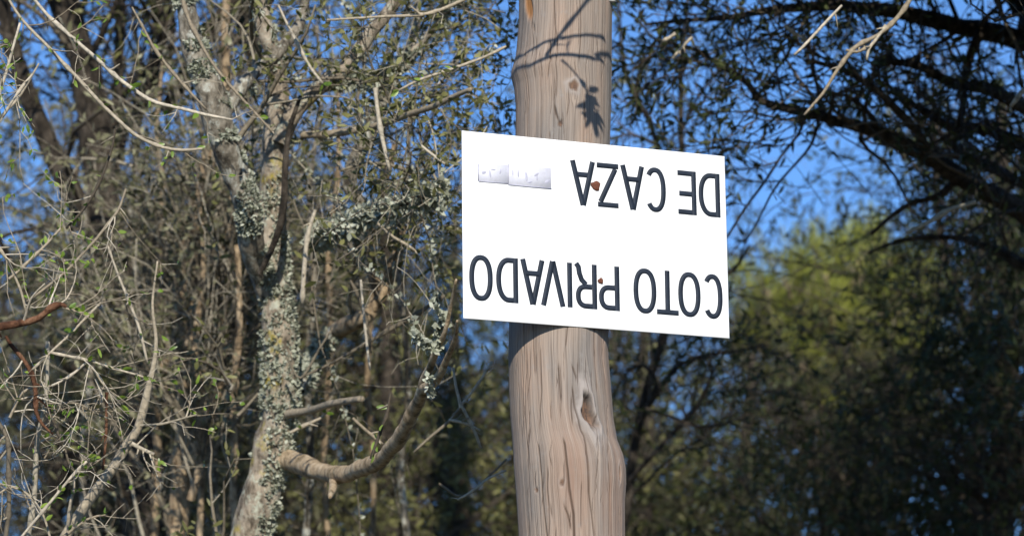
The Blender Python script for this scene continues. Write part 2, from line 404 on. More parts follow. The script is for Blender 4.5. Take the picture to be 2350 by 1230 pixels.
u, v = dpx(1318, 1080); RED = np.maximum(RED, np.exp(-(u/(38*U_))**2-(v/(130*U_))**2))
u, v = dpx(1405, 1150); RED = np.maximum(RED, 0.9*np.exp(-(u/(40*U_))**2-(v/(120*U_))**2))
u, v = dpx(1378, 800); RED = np.maximum(RED, 0.7*np.exp(-(u/(26*U_))**2-(v/(50*U_))**2))
u, v = dpx(1186, 220); RED = np.maximum(RED, 0.8*np.exp(-(u/(14*U_))**2-(v/(90*U_))**2))
u, v = dpx(1212, 12); e = np.sqrt((u/(13*U_)+v/(60*U_))**2+(v/(36*U_))**2); ORG = np.maximum(ORG, 1/(1+np.exp((e-1)*8))); H -= 0.004*ORG
RR = R0 + H
mb = MB()
V = np.stack([CXv + np.cos(TH)*RR, axd + np.sin(TH)*RR, ZV], -1)
nr = len(zv); i = (np.arange(nr-1)[:, None]*NA); j = np.arange(NA)[None]; j2 = (j+1) % NA
mb.add(V.reshape(-1, 3), np.stack([i+j, i+j2, i+NA+j2, i+NA+j], -1).reshape(-1, 4))
topc = np.array([[CXv[-1, 0], axd, zv[-1]+0.02]]); ring = V[-1]
mb.add(np.vstack([ring, topc]), None, np.stack([np.arange(NA), (np.arange(NA)+1) % NA, np.full(NA, NA)], -1))
BASE = np.array([pole_c(0.0), axd, 0.0])
pole = empty('utility_pole', BASE, 'weathered round wooden pole with split grain carrying the white sign', 'pole')

def wood_mat():
    m, t, b = nodes('weathered_wood')
    uv = t.nodes.new('ShaderNodeUVMap'); uv.uv_map = 'grain'
    def nz(sc, det, rough=0.6, dist=0.0):
        mp = t.nodes.new('ShaderNodeMapping'); mp.inputs['Scale'].default_value = sc; t.links.new(uv.outputs[0], mp.inputs[0])
        n = N(t, 'ShaderNodeTexNoise', Scale=1.0, Detail=det, Roughness=rough, Distortion=dist); t.links.new(mp.outputs[0], n.inputs['Vector']); return n.outputs['Fac']
    fine = nz((460, 4.5, 1), 5, 0.65, 0.0); mid = nz((140, 1.6, 1), 5, 0.68, 0.0); big = nz((16, 2.6, 1), 4, 0.55); mott = nz((60, 45, 1), 5, 0.7); hair = nz((900, 7, 1), 3, 0.6)
    col = ramp(t, big, [(0.36, (.20,.178,.158)), (0.50, (.275,.222,.18)), (0.64, (.305,.226,.173))])
    col = mixc(t, ramp(t, mid, [(0.30, (.7,)*3), (0.44, (0,0,0)), (0.60, (0,0,0))]), col, (.13,.095,.072))
    col = mixc(t, ramp(t, mid, [(0.56, (0,0,0)), (0.70, (.7,)*3)]), col, (.385,.315,.26))
    col = mixc(t, 1.0, col, ramp(t, fine, [(0.30, (.5,.47,.45)), (0.5, (1,1,1)), (0.72, (1.15,1.13,1.11))]), 'MULTIPLY')
    col = mixc(t, 1.0, col, ramp(t, hair, [(0.28, (.7,.69,.68)), (0.48, (1,1,1)), (0.75, (1.08,)*3)]), 'MULTIPLY')
    col = mixc(t, ramp(t, mott, [(0.56, (0,0,0)), (0.72, (.55,)*3)]), col, (.255,.235,.215))
    def attr(n):
        a = t.nodes.new('ShaderNodeAttribute'); a.attribute_name = n; return a.outputs['Fac']
    def mul(a, k):
        x = t.nodes.new('ShaderNodeMath'); x.operation = 'MULTIPLY'; t.links.new(a, x.inputs[0])
        if isinstance(k, float): x.inputs[1].default_value = k
        else: t.links.new(k, x.inputs[1])
        return x.outputs[0]
    col = mixc(t, mul(attr('red'), ramp(t, mid, [(0.35, (.9,)*3), (0.65, (.25,)*3)])), col, (.235,.15,.108))
    col = mixc(t, mul(attr('ring'), 0.75), col, (.34,.30,.27))
    col = mixc(t, attr('orange'), col, (.30,.14,.05))
    col = mixc(t, attr('knot'), col, mixc(t, ramp(t, mott, [(0.42, (0,0,0)), (0.58, (1,1,1))]), (.055,.04,.034), (.17,.10,.065)))
    col = mixc(t, mul(attr('crack'), 0.9), col, (.06,.038,.028))
    t.links.new(col, b.inputs['Base Color']); b.inputs['Roughness'].default_value = 0.85; b.inputs['Specular IOR Level'].default_value = 0.25
    ad = t.nodes.new('ShaderNodeMath'); ad.operation = 'ADD'; t.links.new(fine, ad.inputs[0]); t.links.new(mid, ad.inputs[1])
    bumpify(t, b, ad.outputs[0], 0.5, 0.004)
    return m
M['wood'] = wood_mat()
shaft = mb.build('shaft', 'wood', pole)
me = shaft.data
uvl = me.uv_layers.new(name='grain'); vi = np.zeros(len(me.loops), np.int32); me.loops.foreach_get('vertex_index', vi)
# grain swings round the knots: shift the across-grain coordinate near them
def bend(px, py, rx, ry):
    u, v = dpx(px, py); g = np.exp(-(v/(ry*U_))**2)*np.exp(-np.abs(u)/(rx*U_)); return np.sign(u)*(-0.5)*rx*U_*g*np.clip(np.abs(u)/(4*U_), 0, 1)
UVu = (TH*0.086 + warp*0.008 + bend(1352, 944, 40, 75) + bend(1317, 197, 22, 40) + bend(1290, 1106, 14, 30))
UVv = np.stack([np.concatenate([UVu.ravel(), np.zeros(NA+1)]), np.concatenate([ZV.ravel(), np.zeros(NA+1)])], -1)
ang_seam = np.zeros(len(UVv))
uvl.data.foreach_set('uv', UVv[vi].astype(np.float32).ravel())
for nm, A in (('knot', KN), ('ring', RING), ('crack', CR), ('red', RED), ('orange', ORG)):
    a = me.attributes.new(nm, 'FLOAT', 'POINT'); a.data.foreach_set('value', np.concatenate([A.ravel(), np.zeros(NA+1)]).astype(np.float32))

def plain(name, col, rough=0.5, spec=0.5, metal=0.0, var=None):
    m, t, b = nodes(name)
    if var:
        v = coords(t, (1, 1, 1)); n = N(t, 'ShaderNodeTexNoise', Scale=var[0], Detail=5.0, Roughness=0.65); t.links.new(v, n.inputs['Vector'])
        t.links.new(ramp(t, n.outputs['Fac'], [(0.35, tuple(c*var[1] for c in col)), (0.62, col)]), b.inputs['Base Color'])
    else: b.inputs['Base Color'].default_value = (*col, 1)
    b.inputs['Roughness'].default_value = rough; b.inputs['Specular IOR Level'].default_value = spec; b.inputs['Metallic'].default_value = metal
    return m
M['sign_white'] = plain('sign_white', (.80,.80,.79), 0.45, 0.35, var=(9.0, .93))
M['sign_ink'] = plain('sign_ink', (.022,.030,.045), 0.6, 0.15, var=(60.0, .7))
M['rust'] = plain('rust', (.16,.055,.03), 0.8, 0.3, 0.1, var=(400.0, .45))
M['tape'] = plain('tape', (.58,.58,.64), 0.5, 0.4, var=(140.0, .90))
M['tape_mark_and_shade'] = plain('tape_mark_and_shade', (.42,.42,.50), 0.6, 0.3, var=(200.0, .8))
M['clip_white'] = plain('clip_white', (.82,.81,.78), 0.4, 0.4, var=(60.0, .9))

# cable clip on the pole's right flank
def box_mesh(mb, c, ax, h, bev=0.0):
    """box with axes ax (3 rows), half sizes h; bev cuts the 12 edges of the front outline"""
    c = np.asarray(c); ax = np.asarray(ax); vs = []
    for sx in (-1, 1):
        for sy in (-1, 1):
            for sz in (-1, 1): vs.append(c + ax[0]*h[0]*sx + ax[1]*h[1]*sy + ax[2]*h[2]*sz)
    mb.add(vs, [(0,1,3,2), (4,6,7,5), (0,4,5,1), (2,3,7,6), (0,2,6,4), (1,5,7,3)])
a_, z_, P_ = pole_hit(1400, -6)
mb = MB(); tn = np.array([-math.sin(a_), math.cos(a_), 0]); no = np.array([math.cos(a_), math.sin(a_), 0]); zz3 = np.array([0, 0, 1.0])
box_mesh(mb, P_ + no*0.004 + zz3*0.002, (tn, no, zz3), (0.006, 0.006, 0.011)); box_mesh(mb, P_ + no*0.009 + zz3*0.03, (tn, no, zz3), (0.0045, 0.0045, 0.016))
mb.build('cable_clip', 'clip_white', pole, smooth=False)

# ------------------------------------------------------------------ the sign
sign = bpy.data.objects.new('hunting_sign', None); COL.objects.link(sign); sign.empty_display_size = 0.1
sign.location = SIGN_C; sign.rotation_euler = RS.to_euler()
sign['label'] = 'white rectangular hunting reserve sign nailed upside down on the wooden pole'; sign['category'] = 'sign'
def sign_part(name, mb, mat, parent=sign, label=None, smooth=False, kind=None):
    o = mb.build(name, mat, None, smooth=smooth); o.parent = parent; o.matrix_parent_inverse = Matrix.Identity(4)
    if label: o['label'] = label
    if kind: o['kind'] = kind
    return o
# plate: thin bevelled sheet, a touch dished between the nails and dented at one edge
mb = MB(); nu, nv = 41, 29; hw, hh, tk = 0.25, 0.165, 0.0014
us = np.concatenate([[-hw], np.linspace(-hw+0.0012, hw-0.0012, nu-2), [hw]]); vs = np.concatenate([[-hh], np.linspace(-hh+0.0012, hh-0.0012, nv-2), [hh]])
Ug, Vg = np.meshgrid(us, vs)
def warp_plate(u, v): return 0.0011*np.sin(u*9+0.7)*np.cos(v*8) - 0.0009*np.exp(-((u/0.05)**2+((np.abs(v)-0.085)/0.04)**2))
edge = np.where((np.abs(Ug) > hw-1e-6) | (np.abs(Vg) > hh-1e-6), 0.0006, 0.0)
front = np.stack([Ug, -tk + edge - warp_plate(Ug, Vg), Vg], -1); back = np.stack([Ug, tk - edge - warp_plate(Ug, Vg), Vg], -1)
ii = (np.arange(nv-1)[:, None]*nu + np.arange(nu-1)[None]).ravel(); q = np.stack([ii, ii+1, ii+nu+1, ii+nu], -1); n0 = nu*nv
per = [k for k in range(nu)] + [k*nu+nu-1 for k in range(1, nv)] + [(nv-1)*nu+k for k in range(nu-2, -1, -1)] + [k*nu for k in range(nv-2, 0, -1)]
rim = [(per[k], per[k-1], per[k-1]+n0, per[k]+n0) for k in range(len(per))]
mb.add(np.concatenate([front.reshape(-1, 3), back.reshape(-1, 3)]), np.concatenate([q, q[:, ::-1]+n0, np.array(rim)]))
sign_part('plate', mb, 'sign_white', smooth=True)
# lettering, each glyph drawn from strokes in its own box (upright), then turned half round on the plate
SW = 0.0094
def arc(cx, cy, rx, ry, a0, a1, n=14): return [(cx+rx*math.cos(math.radians(a)), cy+ry*math.sin(math.radians(a))) for a in np.linspace(a0, a1, n)]
def superarc(cx, cy, rx, ry, a0, a1, n=28, p=0.86):
    o = []
    for a in np.radians(np.linspace(a0, a1, n)):
        c, s = math.cos(a), math.sin(a); o.append((cx+rx*math.copysign(abs(c)**p, c), cy+ry*math.copysign(abs(s)**p, s)))
    return o
def glyph(ch, wd, ht, s):
    """list of (points, closed) centre-line strokes inside wd x ht, s = stroke width"""
    h = s/2; x0, x1, y0, y1 = h, wd-h, h, ht-h; xm = wd/2; ym = ht/2
    if ch == 'O': return [(superarc(xm, ym, xm-h, ym-h+0.0007, 0, 360, 45)[:-1], True)]
    if ch == 'C': return [(superarc(xm, ym, xm-h, ym-h+0.0007, 42, 318, 34), False)]
    if ch == 'T': return [([(0, y1), (wd, y1)], False), ([(xm, y1-h), (xm, 0)], False)]
    if ch == 'I': return [([(xm, 0), (xm, ht)], False)]
    if ch == 'E': return [([(x0, 0), (x0, ht)], False), ([(s, y1), (wd, y1)], False), ([(s, ym+0.002), (wd*0.93, ym+0.002)], False), ([(s, y0), (wd, y0)], False)]
    if ch == 'Z': return [([(0.001, y1), (wd-0.001, y1)], False), ([(wd-h-0.0014, y1-h), (h+0.0012, y0+h)], False), ([(0, y0), (wd, y0)], False)]
    if ch == 'V': return [([(h, ht), (xm-0.0004, 0.0)], False), ([(wd-h, ht), (xm+0.0004, 0.0)], False)]
    if ch == 'A': return [([(h, 0), (xm-0.0004, ht)], False), ([(wd-h, 0), (xm+0.0004, ht)], False), ([(wd*0.24, ht*0.31), (wd*0.76, ht*0.31)], False)]
    if ch == 'D': return [([(x0, 0), (x0, ht)], False), ([(s, y1)] + superarc(wd*0.42, ym, wd*0.58-h, ym-h, 88, -88, 26, 0.9) + [(s, y0)], False)]
    if ch == 'P': return [([(x0, 0), (x0, ht)], False), ([(s, y1)] + superarc(wd*0.5, ht*0.715, wd*0.5-h, ht*0.285-h, 88, -88, 20, 0.85) + [(s, ht*0.43+h)], False)]
    if ch == 'R': return [([(x0, 0), (x0, ht)], False), ([(s, y1)] + superarc(wd*0.5, ht*0.725, wd*0.48-h, ht*0.275-h, 88, -88, 20, 0.85) + [(s, ht*0.45+h)], False),
                         ([(wd*0.50, ht*0.45+h*0.2), (wd*0.70, ht*0.36), (wd*0.80, ht*0.22), (wd*0.84, ht*0.08), (wd*0.95, 0)], False)]
def ribbon(mb, pts, closed, s, z, place):
    p = np.array(pts, float); n = len(p); f, bk = [], []
    for k in range(n):
        a = p[k-1] if (k > 0 or closed) else p[k]; c = p[(k+1) % n] if (k < n-1 or closed) else p[k]
        d1 = p[k]-a; d2 = c-p[k]; d1 = d1/max(np.linalg.norm(d1), 1e-9) if np.linalg.norm(d1) > 1e-9 else d2/np.linalg.norm(d2)
        d2 = d2/np.linalg.norm(d2) if np.linalg.norm(d2) > 1e-9 else d1
        m1 = np.array([-d1[1], d1[0]]); m2 = np.array([-d2[1], d2[0]]); mm = m1+m2; mm /= max(mm@mm/2, 0.6)
        f.append(p[k]+mm*s/2); bk.append(p[k]-mm*s/2)
    L = np.array(f); R_ = np.array(bk)
    V = [place(x, y, z) for x, y in L] + [place(x, y, z) for x, y in R_] + [place(x, y, 0.0) for x, y in L] + [place(x, y, 0.0) for x, y in R_]
    Q = []; m = n if closed else n-1
    for k in range(m):
        k2 = (k+1) % n; Q += [(k, n+k, n+k2, k2), (k, k2, 2*n+k2, 2*n+k), (n+k2, n+k, 3*n+k, 3*n+k2)]
    mb.add(V, Q)
LINE1 = [('C',.1995,.2384),('O',.1522,.1956),('T',.1107,.1526),('O',.0667,.1105),('P',.0014,.0405),('R',-.0429,-.0020),('I',-.0573,-.0490),('V',-.1074,-.0617),('A',-.1449,-.0995),('D',-.1896,-.1489),('O',-.2390,-.1956)]
LINE2 = [('D',.1966,.2387),('E',.1563,.1923),('C',.0921,.1331),('A',.0461,.0922),('Z',.0015,.0427),('A',-.0491,-.0015)]
for row, vt, vb in ((LINE1, -.0527, -.1320), (LINE2, .1312, .0513)):
    for ch, a, b in row:
        wd = b-a; ht = vt-vb; mb = MB()
        def place(x, y, z, b=b, vt=vt):           # upright glyph x,y -> half-turned on the plate
            u = b-x; v = vt-y; return (u, -(tk + z) - warp_plate(u, v), v)
        for k, (pts, cl) in enumerate(glyph(ch, wd, ht, SW)): ribbon(mb, pts, cl, SW if ch not in 'VA' or k == 2 else SW*1.02, 0.00012+0.00005*k, place)
        sign_part('letter', mb, 'sign_ink', label='dark blue capital letter ' + ch)
# nails with rusty heads and a stain of rust round them
def nail(u, v, r):
    mb = MB(); n = 14; prof = [(0.0001, -0.0002), (r*0.55, 0.0), (r*0.95, -0.0011), (r, -0.0022), (r*0.9, -0.0032)]
    rings = []
    for k, (pr, dz) in enumerate(prof):
        for j in range(n):
            a = j*2*math.pi/n; q = pr*(1+0.14*math.sin(3*a+u*900)+0.08*math.sin(5*a)); rings.append((u+q*math.cos(a), -(tk+0.0034+dz)-warp_plate(u, v), v+q*math.sin(a)))
    Q = [(k*n+j, k*n+(j+1) % n, (k+1)*n+(j+1) % n, (k+1)*n+j) for k in range(len(prof)-1) for j in range(n)]
    mb.add(rings, Q); hd = sign_part('nail', mb, 'rust', label='rusty nail head', smooth=True)
    mb = MB(); sh = [(u+0.0016*math.cos(j*math.pi/4), yy, v+0.0016*math.sin(j*math.pi/4)) for yy in (-tk-0.001, 0.045) for j in range(8)]
    mb.add(sh, [(j, (j+1) % 8, 8+(j+1) % 8, 8+j) for j in range(8)]); sign_part('shank', mb, 'rust', hd)
nail(-.0011, .0888, 0.0088); nail(.0047, -.0807, 0.0052)
# two strips of embossed tape, the print worn to faint marks
def strip(c4, th):
    mb = MB(); c = np.array(c4); m = c.mean(0); inn = m+(c-m)*np.array([0.985, 0.95])
    V = [(u, -tk+0.0002-warp_plate(u, v), v) for u, v in c] + [(u, -tk-th-warp_plate(u, v), v) for u, v in inn]
    mb.add(V, [(4, 5, 6, 7), (0, 1, 5, 4), (1, 2, 6, 5), (2, 3, 7, 6), (3, 0, 4, 7)][::1]); o = sign_part('tape_strip', mb, 'tape', label='worn embossed tape strip'); eb = MB()
    for a, b in ((0, 1), (3, 0)):  # grey strips on lower and left edges, their shadow put in as colour
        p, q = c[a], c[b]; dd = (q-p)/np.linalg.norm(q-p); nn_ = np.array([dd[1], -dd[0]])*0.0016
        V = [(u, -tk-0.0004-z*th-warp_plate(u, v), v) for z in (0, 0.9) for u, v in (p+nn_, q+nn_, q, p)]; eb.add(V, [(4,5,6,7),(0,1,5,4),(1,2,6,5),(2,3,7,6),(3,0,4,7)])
    sign_part('shade_edge', eb, 'tape_mark_and_shade', o); return o
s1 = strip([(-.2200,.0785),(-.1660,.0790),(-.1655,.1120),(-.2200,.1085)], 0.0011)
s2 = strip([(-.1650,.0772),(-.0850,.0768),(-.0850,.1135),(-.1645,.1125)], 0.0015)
def marks(par, th, L):
    for u, v, rx, ry, tilt in L:
        mb = MB(); n = 10; ct, stt = math.cos(tilt), math.sin(tilt); ring = []
        for f, z in ((1.0, th), (0.8, th+0.0004)):
            for j in range(n):
                a = j*2*math.pi/n; x, y = rx*f*math.cos(a), ry*f*math.sin(a); uu = u+x*ct-y*stt; vv = v+x*stt+y*ct
                ring.append((uu, -tk-z-warp_plate(uu, vv), vv))
        Q = [(j, (j+1) % n, n+(j+1) % n, n+j) for j in range(n)]
        T = [(n, n+j, n+j+1) for j in range(1, n-1)]
        mb.add(ring, Q, T); sign_part('faded_character', mb, 'tape_mark_and_shade', par)
marks(s1, 0.0011, [(-.2105,.094,.0045,.0030,.4), (-.1990,.0925,.0016,.0075,.15), (-.1935,.1005,.0050,.0014,.0), (-.1800,.098,.0015,.005,-.2)])
marks(s2, 0.0015, [(-.1570,.0985,.0013,.0065,0), (-.1470,.0975,.0016,.0070,.05), (-.1320,.0930,.0022,.0095,.12), (-.1255,.0840,.0050,.0016,.2), (-.1130,.0985,.0055,.0018,.6), (-.1120,.0930,.0014,.0060,0), (-.0925,.0880,.0052,.0030,.6)])

# ------------------------------------------------------------------ trees: shared steps
ZMIN = 2.35
def in_box(P, x0, x1, z0, z1): return (P[..., 0] > x0) & (P[..., 0] < x1) & (P[..., 2] > z0) & (P[..., 2] < z1)
def stack(lines, k=16):
    A = np.stack([resample(L, k) for L in lines]); return A[..., :3], A[..., 3]
def clump(scale, seed, thr):
    """keeps what lies in the denser clumps of a crown"""
    def k(P): return fbm(P, scale, seed, 3) > thr + 0.25*rng.normal(size=len(P))
    return k
def both(*fs):
    def k(P):
        o = np.ones(len(P), bool)
        for f in fs: o &= f(P)
        return o
    return k
def near_view(mx=0.7, mz0=0.7, mz1=1.6):
    """what a step to the side could still bring into view"""
    def k(P):
        px, py, d = pix(P); m = FPX/d
        return (px > -mx*m) & (px < 2350+mx*m) & (py < 1230+mz0*m) & (py > -mz1*m)
    return k

# ------------------------------------------------------------------ lichen-covered tree left of the pole
DA = 6.6
tA = trace([(560,1290,48),(590,1170,44),(622,1050,42),(642,960,42),(648,880,42),(640,770,38),(628,660,35),(622,560,33),(624,450,31),(627,350,29),(634,270,27),(640,210,24),(628,130,20),(606,60,19),(590,-40,18),(570,-200,15),(600,-420,10)], DA, 0.02, 0.006, 1)
tA = to_ground(tA, -0.10, 0.05)
tree1 = empty('olive_tree', (tA[0][0], tA[0][1], 0), 'tree with pale trunk crusted in grey-green lichen left of the pole', 'tree')
limb('trunk', tA, 'bark_lichen', tree1, 22, 0.16, 3)
limbs1 = []
def L1(pts, d, mat='bark_lichen', S=10, wob=0.006, seed=1, rough=0.13, name='branch', extra=None):
    L = trace(pts, d, 0.010, wob, seed); limbs1.append(L); limb(name, L, mat, tree1, S+4, rough, seed); return L
bA2 = L1([(640,330,20),(668,262,20),(705,225,18),(745,192,19),(790,160,18),(825,118,17),(855,75,15),(895,25,14),(940,-60,12),(1010,-220,8)], DA-.02, seed=11)
bB = L1([(634,735,18,6.60),(610,660,25,6.58),(588,590,27,6.52),(565,480,29,6.46),(535,400,30,6.44),(508,330,31,6.42),(482,245,33,6.42),(455,160,31,6.42),(437,90,28,6.42),(425,20,26,6.42),(405,-90,22,6.42),(360,-300,14,6.5)], 6.45, 'bark_grey', 18, 0.014, 12, 0.26)
bB2 = L1([(495,290,16,6.45),(540,225,17,6.5),(590,165,16,6.55),(640,118,15,6.6),(680,70,13,6.65),(700,10,11,6.7),(720,-100,8,6.7)], 6.6, 'bark_grey', seed=13)
bF = L1([(640,1045,26.2,6.62),(700,1075,23.0,6.5),(765,1092,20.5,6.35),(815,1086,18.9,6.22),(858,1066,18.9,6.12),(896,1032,17.2,6.03),(926,985,17.2,5.94),(950,930,15.6,5.86),(974,888,13.9,5.78),(1005,860,10.7,5.7),(1028,828,8.2,5.65),(1042,795,6.6,5.6),(1052,762,4.1,5.55),(1050,735,2.5,5.5)], 5.8, 'bark_brown_lit', 18, 0.010, 14, 0.16)
bF1 = L1([(963,905,12,5.82),(980,860,11,5.76),(996,820,9,5.7),(1012,785,7,5.66),(1026,745,5,5.62),(1034,700,4,5.6),(1046,640,2.5,5.55)], 5.6, 'bark_brown_lit', 12, 0.006, 15, 0.18)
bF3 = L1([(762,1092,9,6.35),(764,1118,9,6.27),(758,1136,6,6.2),(757,1142,3,6.18)], 6.4, 'bark_brown_lit', 10, 0.0, 16, name='stub')
bG = L1([(775,755,20,6.9),(800,740,21,6.85),(835,725,19,6.8),(858,705,16,6.8),(862,660,13,6.8),(850,600,12,6.8),(855,530,10,6.8),(880,440,8,6.8),(905,330,7,6.8)], 6.8, 'bark_brown', 12, 0.005, 17)
bG2 = L1([(840,720,14,6.8),(872,690,13,6.78),(893,645,12,6.78),(905,590,9,6.78),(930,520,6,6.75)], 6.8, 'bark_brown', 10, 0.004, 18)
bG0 = L1([(690,900,12,6.75),(715,840,13,6.85),(745,785,15,6.9),(775,755,18,6.9)], 6.85, 'bark_grey', 10, 0.004, 19)
bJ = L1([(660,950,10,6.56),(705,942,9,6.5),(760,925,8.5,6.4),(800,918,8,6.35),(832,914,7,6.3)], 6.4, 'twig_pale', 8, 0.002, 20)
bH = L1([(700,560,9,6.7),(790,520,9,6.5),(880,490,8.5,6.4),(930,474,8,6.35),(985,450,6,6.3),(1025,433,4,6.3)], 6.4, 'twig_grey', 8, 0.004, 21)
bK8 = L1([(690,310,8,6.6),(780,305,8.5,6.55),(860,288,8,6.5),(930,265,7.5,6.4),(1000,240,7,6.3),(1045,218,6,6.25),(1082,204,5,6.2)], 6.4, 'twig_pale', 8, 0.004, 22)
bI = L1([(596,628,6,6.5),(622,575,7,6.48),(642,520,8,6.46),(652,455,8,6.46),(655,380,7,6.46),(664,300,6,6.46),(690,220,4,6.46)], 6.46, 'bark_dark', 8, 0.0, 23)
bM1 = L1([(830,470,14,7.1),(800,430,17,7.1),(815,370,19,7.1),(850,310,17,7.1),(880,230,13,7.1),(930,140,11,7.1),(955,60,10,7.1),(965,-60,8,7.1)], 7.1, 'bark_grey', 10, 0.008, 24)
bM2 = L1([(740,200,12,6.7),(800,185,11,6.7),(850,190,10,6.7),(900,170,8,6.7),(940,130,7,6.7),(1000,60,6,6.7),(1030,-30,4,6.7)], 6.7, 'bark_lichen', 10, 0.006, 25)
TW1 = [  # prominent single twigs: (points, depth, material)
 ([(410,-40,5),(425,30,5),(448,80,5),(490,155,4.6),(560,235,4),(625,305,3)], 6.2, 'twig_pale'),
 ([(640,15,3),(665,65,4),(690,110,4.4),(715,155,4.4),(742,195,4)], 6.35, 'twig_pale'),
 ([(1080,-8,6),(1030,16,5.6),(980,32,5),(920,40,4.4),(850,42,3.6),(750,48,3)], 6.2, 'twig_pale'),
 ([(1165,108,3.4),(1115,135,4),(1070,152,4.4),(1010,172,4.2),(955,190,4),(915,210,3)], 6.1, 'twig_pale'),
 ([(862,205,6),(866,250,6.4),(875,310,6.4),(884,355,6),(893,395,5)], 6.2, 'twig_pale'),
 ([(722,478,5),(708,530,7),(700,590,7),(694,640,6.6),(690,695,6)], 6.4, 'twig_pale'),
 ([(868,515,3.4),(905,545,4.2),(930,560,4.4),(955,577,4)], 6.2, 'twig_pale'),
 ([(960,330,3),(990,355,4.2),(1020,378,4)], 6.15, 'twig_pale'),
 ([(808,960,4),(835,985,4.8),(865,1008,4.6),(880,1020,3)], 6.2, 'twig_pale'),
 ([(668,990,4.4),(700,975,4.8),(735,962,4.2),(750,950,3)], 6.45, 'twig_pale'),
 ([(898,900,4),(888,950,5),(870,990,5),(852,1050,5)], 5.85, 'twig_grey'),
 ([(1160,1080,3),(1120,1098,3.6),(1080,1128,3.6),(1050,1145,3)], 6.0, 'twig_pale'),
 ([(1058,932,5),(1030,965,5),(990,1000,4.6),(950,1040,4)], 6.1, 'twig_grey'),
 ([(1058,932,5),(1085,985,4.4),(1100,1030,4)], 6.1, 'twig_grey'),
 ([(1058,932,4.6),(1045,880,4),(1040,840,3)], 6.1, 'twig_grey'),
 ([(1058,932,4.6),(1100,880,3.6),(1135,830,3)], 6.1, 'twig_grey'),
 ([(1030,965,4),(1075,975,4),(1105,990,3)], 6.1, 'twig_grey'),
 ([(1005,1110,3.6),(1060,1140,4),(1120,1090,3.6),(1160,1050,3)], 6.2, 'twig_grey'),
 ([(830,640,3),(835,720,4),(842,800,4),(850,850,3)], 6.4, 'twig_pale'),
 ([(700,860,3),(765,830,4),(820,800,5),(890,760,6),(960,720,6),(1020,680,5)], 6.55, 'twig_grey'),
 ([(660,820,3),(690,870,4),(735,800,4),(760,760,3)], 6.5, 'twig_grey'),
 ([(800,640,3),(820,680,5),(840,740,5),(850,810,4)], 6.5, 'twig_grey'),
 ([(960,300,3),(965,340,4),(990,400,4),(1010,440,3)], 6.5, 'twig_grey'),
 ([(1000,420,3),(955,400,4),(900,380,5),(840,375,5),(780,390,4)], 6.6, 'twig_grey'),
]
tw_lines1 = []
for k, (p, d, mt) in enumerate(TW1):
    L = trace(p, d, 0.012, 0.005, 40+k); L[:, 3] *= 0.8; tw_lines1.append(L); limb('twig', L, mt, tree1, 7, 0.08, 60+k)
P1, R1 = stack([tA[-90:], bA2, bB, bB2, bG, bG2, bH, bK8, bM1, bM2])
view1 = near_view(0.5, 0.5, 1.2)
a, ar = grow(P1, R1, 25, 0.5, 1.3, 7, 0.0, 0.30, 0.28, 0.05, 0.0022, bias=(0.15, .3, .1), keep=both(view1, clump(4.0, 30, 0.0)))
b, br = grow(a, ar, 5, 0.24, 1.4, 6, 0.03, 0.34, 0.5, 0.1, 0.0012)
c, cr_ = grow(b, br, 2, 0.12, 1.4, 4, 0.05, 0.3, 0.6, 0.1, 0.0009)
fa, far_ = grow(*stack([bF[50:], bF1]), 7, 0.16, 1.4, 6, 0.0, 0.3, 0.25, 0.1, 0.0014, bias=(-.2, .3, 0)); a = np.concatenate([a, resize(fa, 7)]); ar = np.concatenate([ar, resize(far_[..., None], 7)[..., 0]])
def off_sign(P):                                 # nothing of this tree stands before the sign or the pole, nor before its own trunk
    px, py, d = pix(P.reshape(-1, 3)); pa = np.interp(py, [0, 270, 560, 880, 1050, 1230], [600, 634, 622, 648, 622, 575])
    bad = ((px > 1035) & (d < 6.3)) | (px > 1200) | ((np.abs(px-pa) < 42) & (d < 6.62) & (py > 250))
    return ~bad.reshape(P.shape[:2]).any(1)
k_ = off_sign(a); a = a[k_]; ar = ar[k_]; k_ = off_sign(b); b = b[k_]; br = br[k_]; k_ = off_sign(c); c = c[k_]; cr_ = cr_[k_]
mb = MB(); tubes(mb, a, ar, 5); tubes(mb, b, br, 4); tubes(mb, c, cr_, 3); mb.build('twig_tangle', 'twig_grey', tree1, kind='stuff')
kp = clump(6.0, 31, -0.25)
mb = MB(); leaves(mb, c, 5, 0.023, 0.008, keep=kp); leaves(mb, b, 5, 0.023, 0.008, keep=kp); mb.build('foliage', 'leaf_olive', tree1, kind='stuff')
mb = MB(); leaves(mb, b, 1, 0.024, 0.010, keep=clump(5.0, 35, 0.6)); mb.build('foliage', 'leaf_fresh', tree1, kind='stuff')
mb = MB(); lichen_on(mb, tA, 3800, 0.0072, 2.55, 3.27, 24.0, 0.1, 5); lichen_on(mb, tA, 2600, 0.006, 3.2, 4.4, 30.0, 0.25, 15); lichen_on(mb, bB, 2600, 0.0065, 2.6, 4.8, 30.0, 0.15, 6); lichen_on(mb, bA2, 900, 0.008, patch=18, thr=0.25, seed=7)
lichen_on(mb, bH, 700, 0.016, thr=-0.05, seed=8); lichen_on(mb, bG0, 300, 0.012); lichen_on(mb, bM2, 500, 0.011)
for j in rng.choice(len(a), 70): lichen_on(mb, np.c_[a[j], ar[j]], 26, 0.009, patch=6, thr=0.1, seed=9)
mb.build('lichen', 'lichen', tree1, kind='stuff')

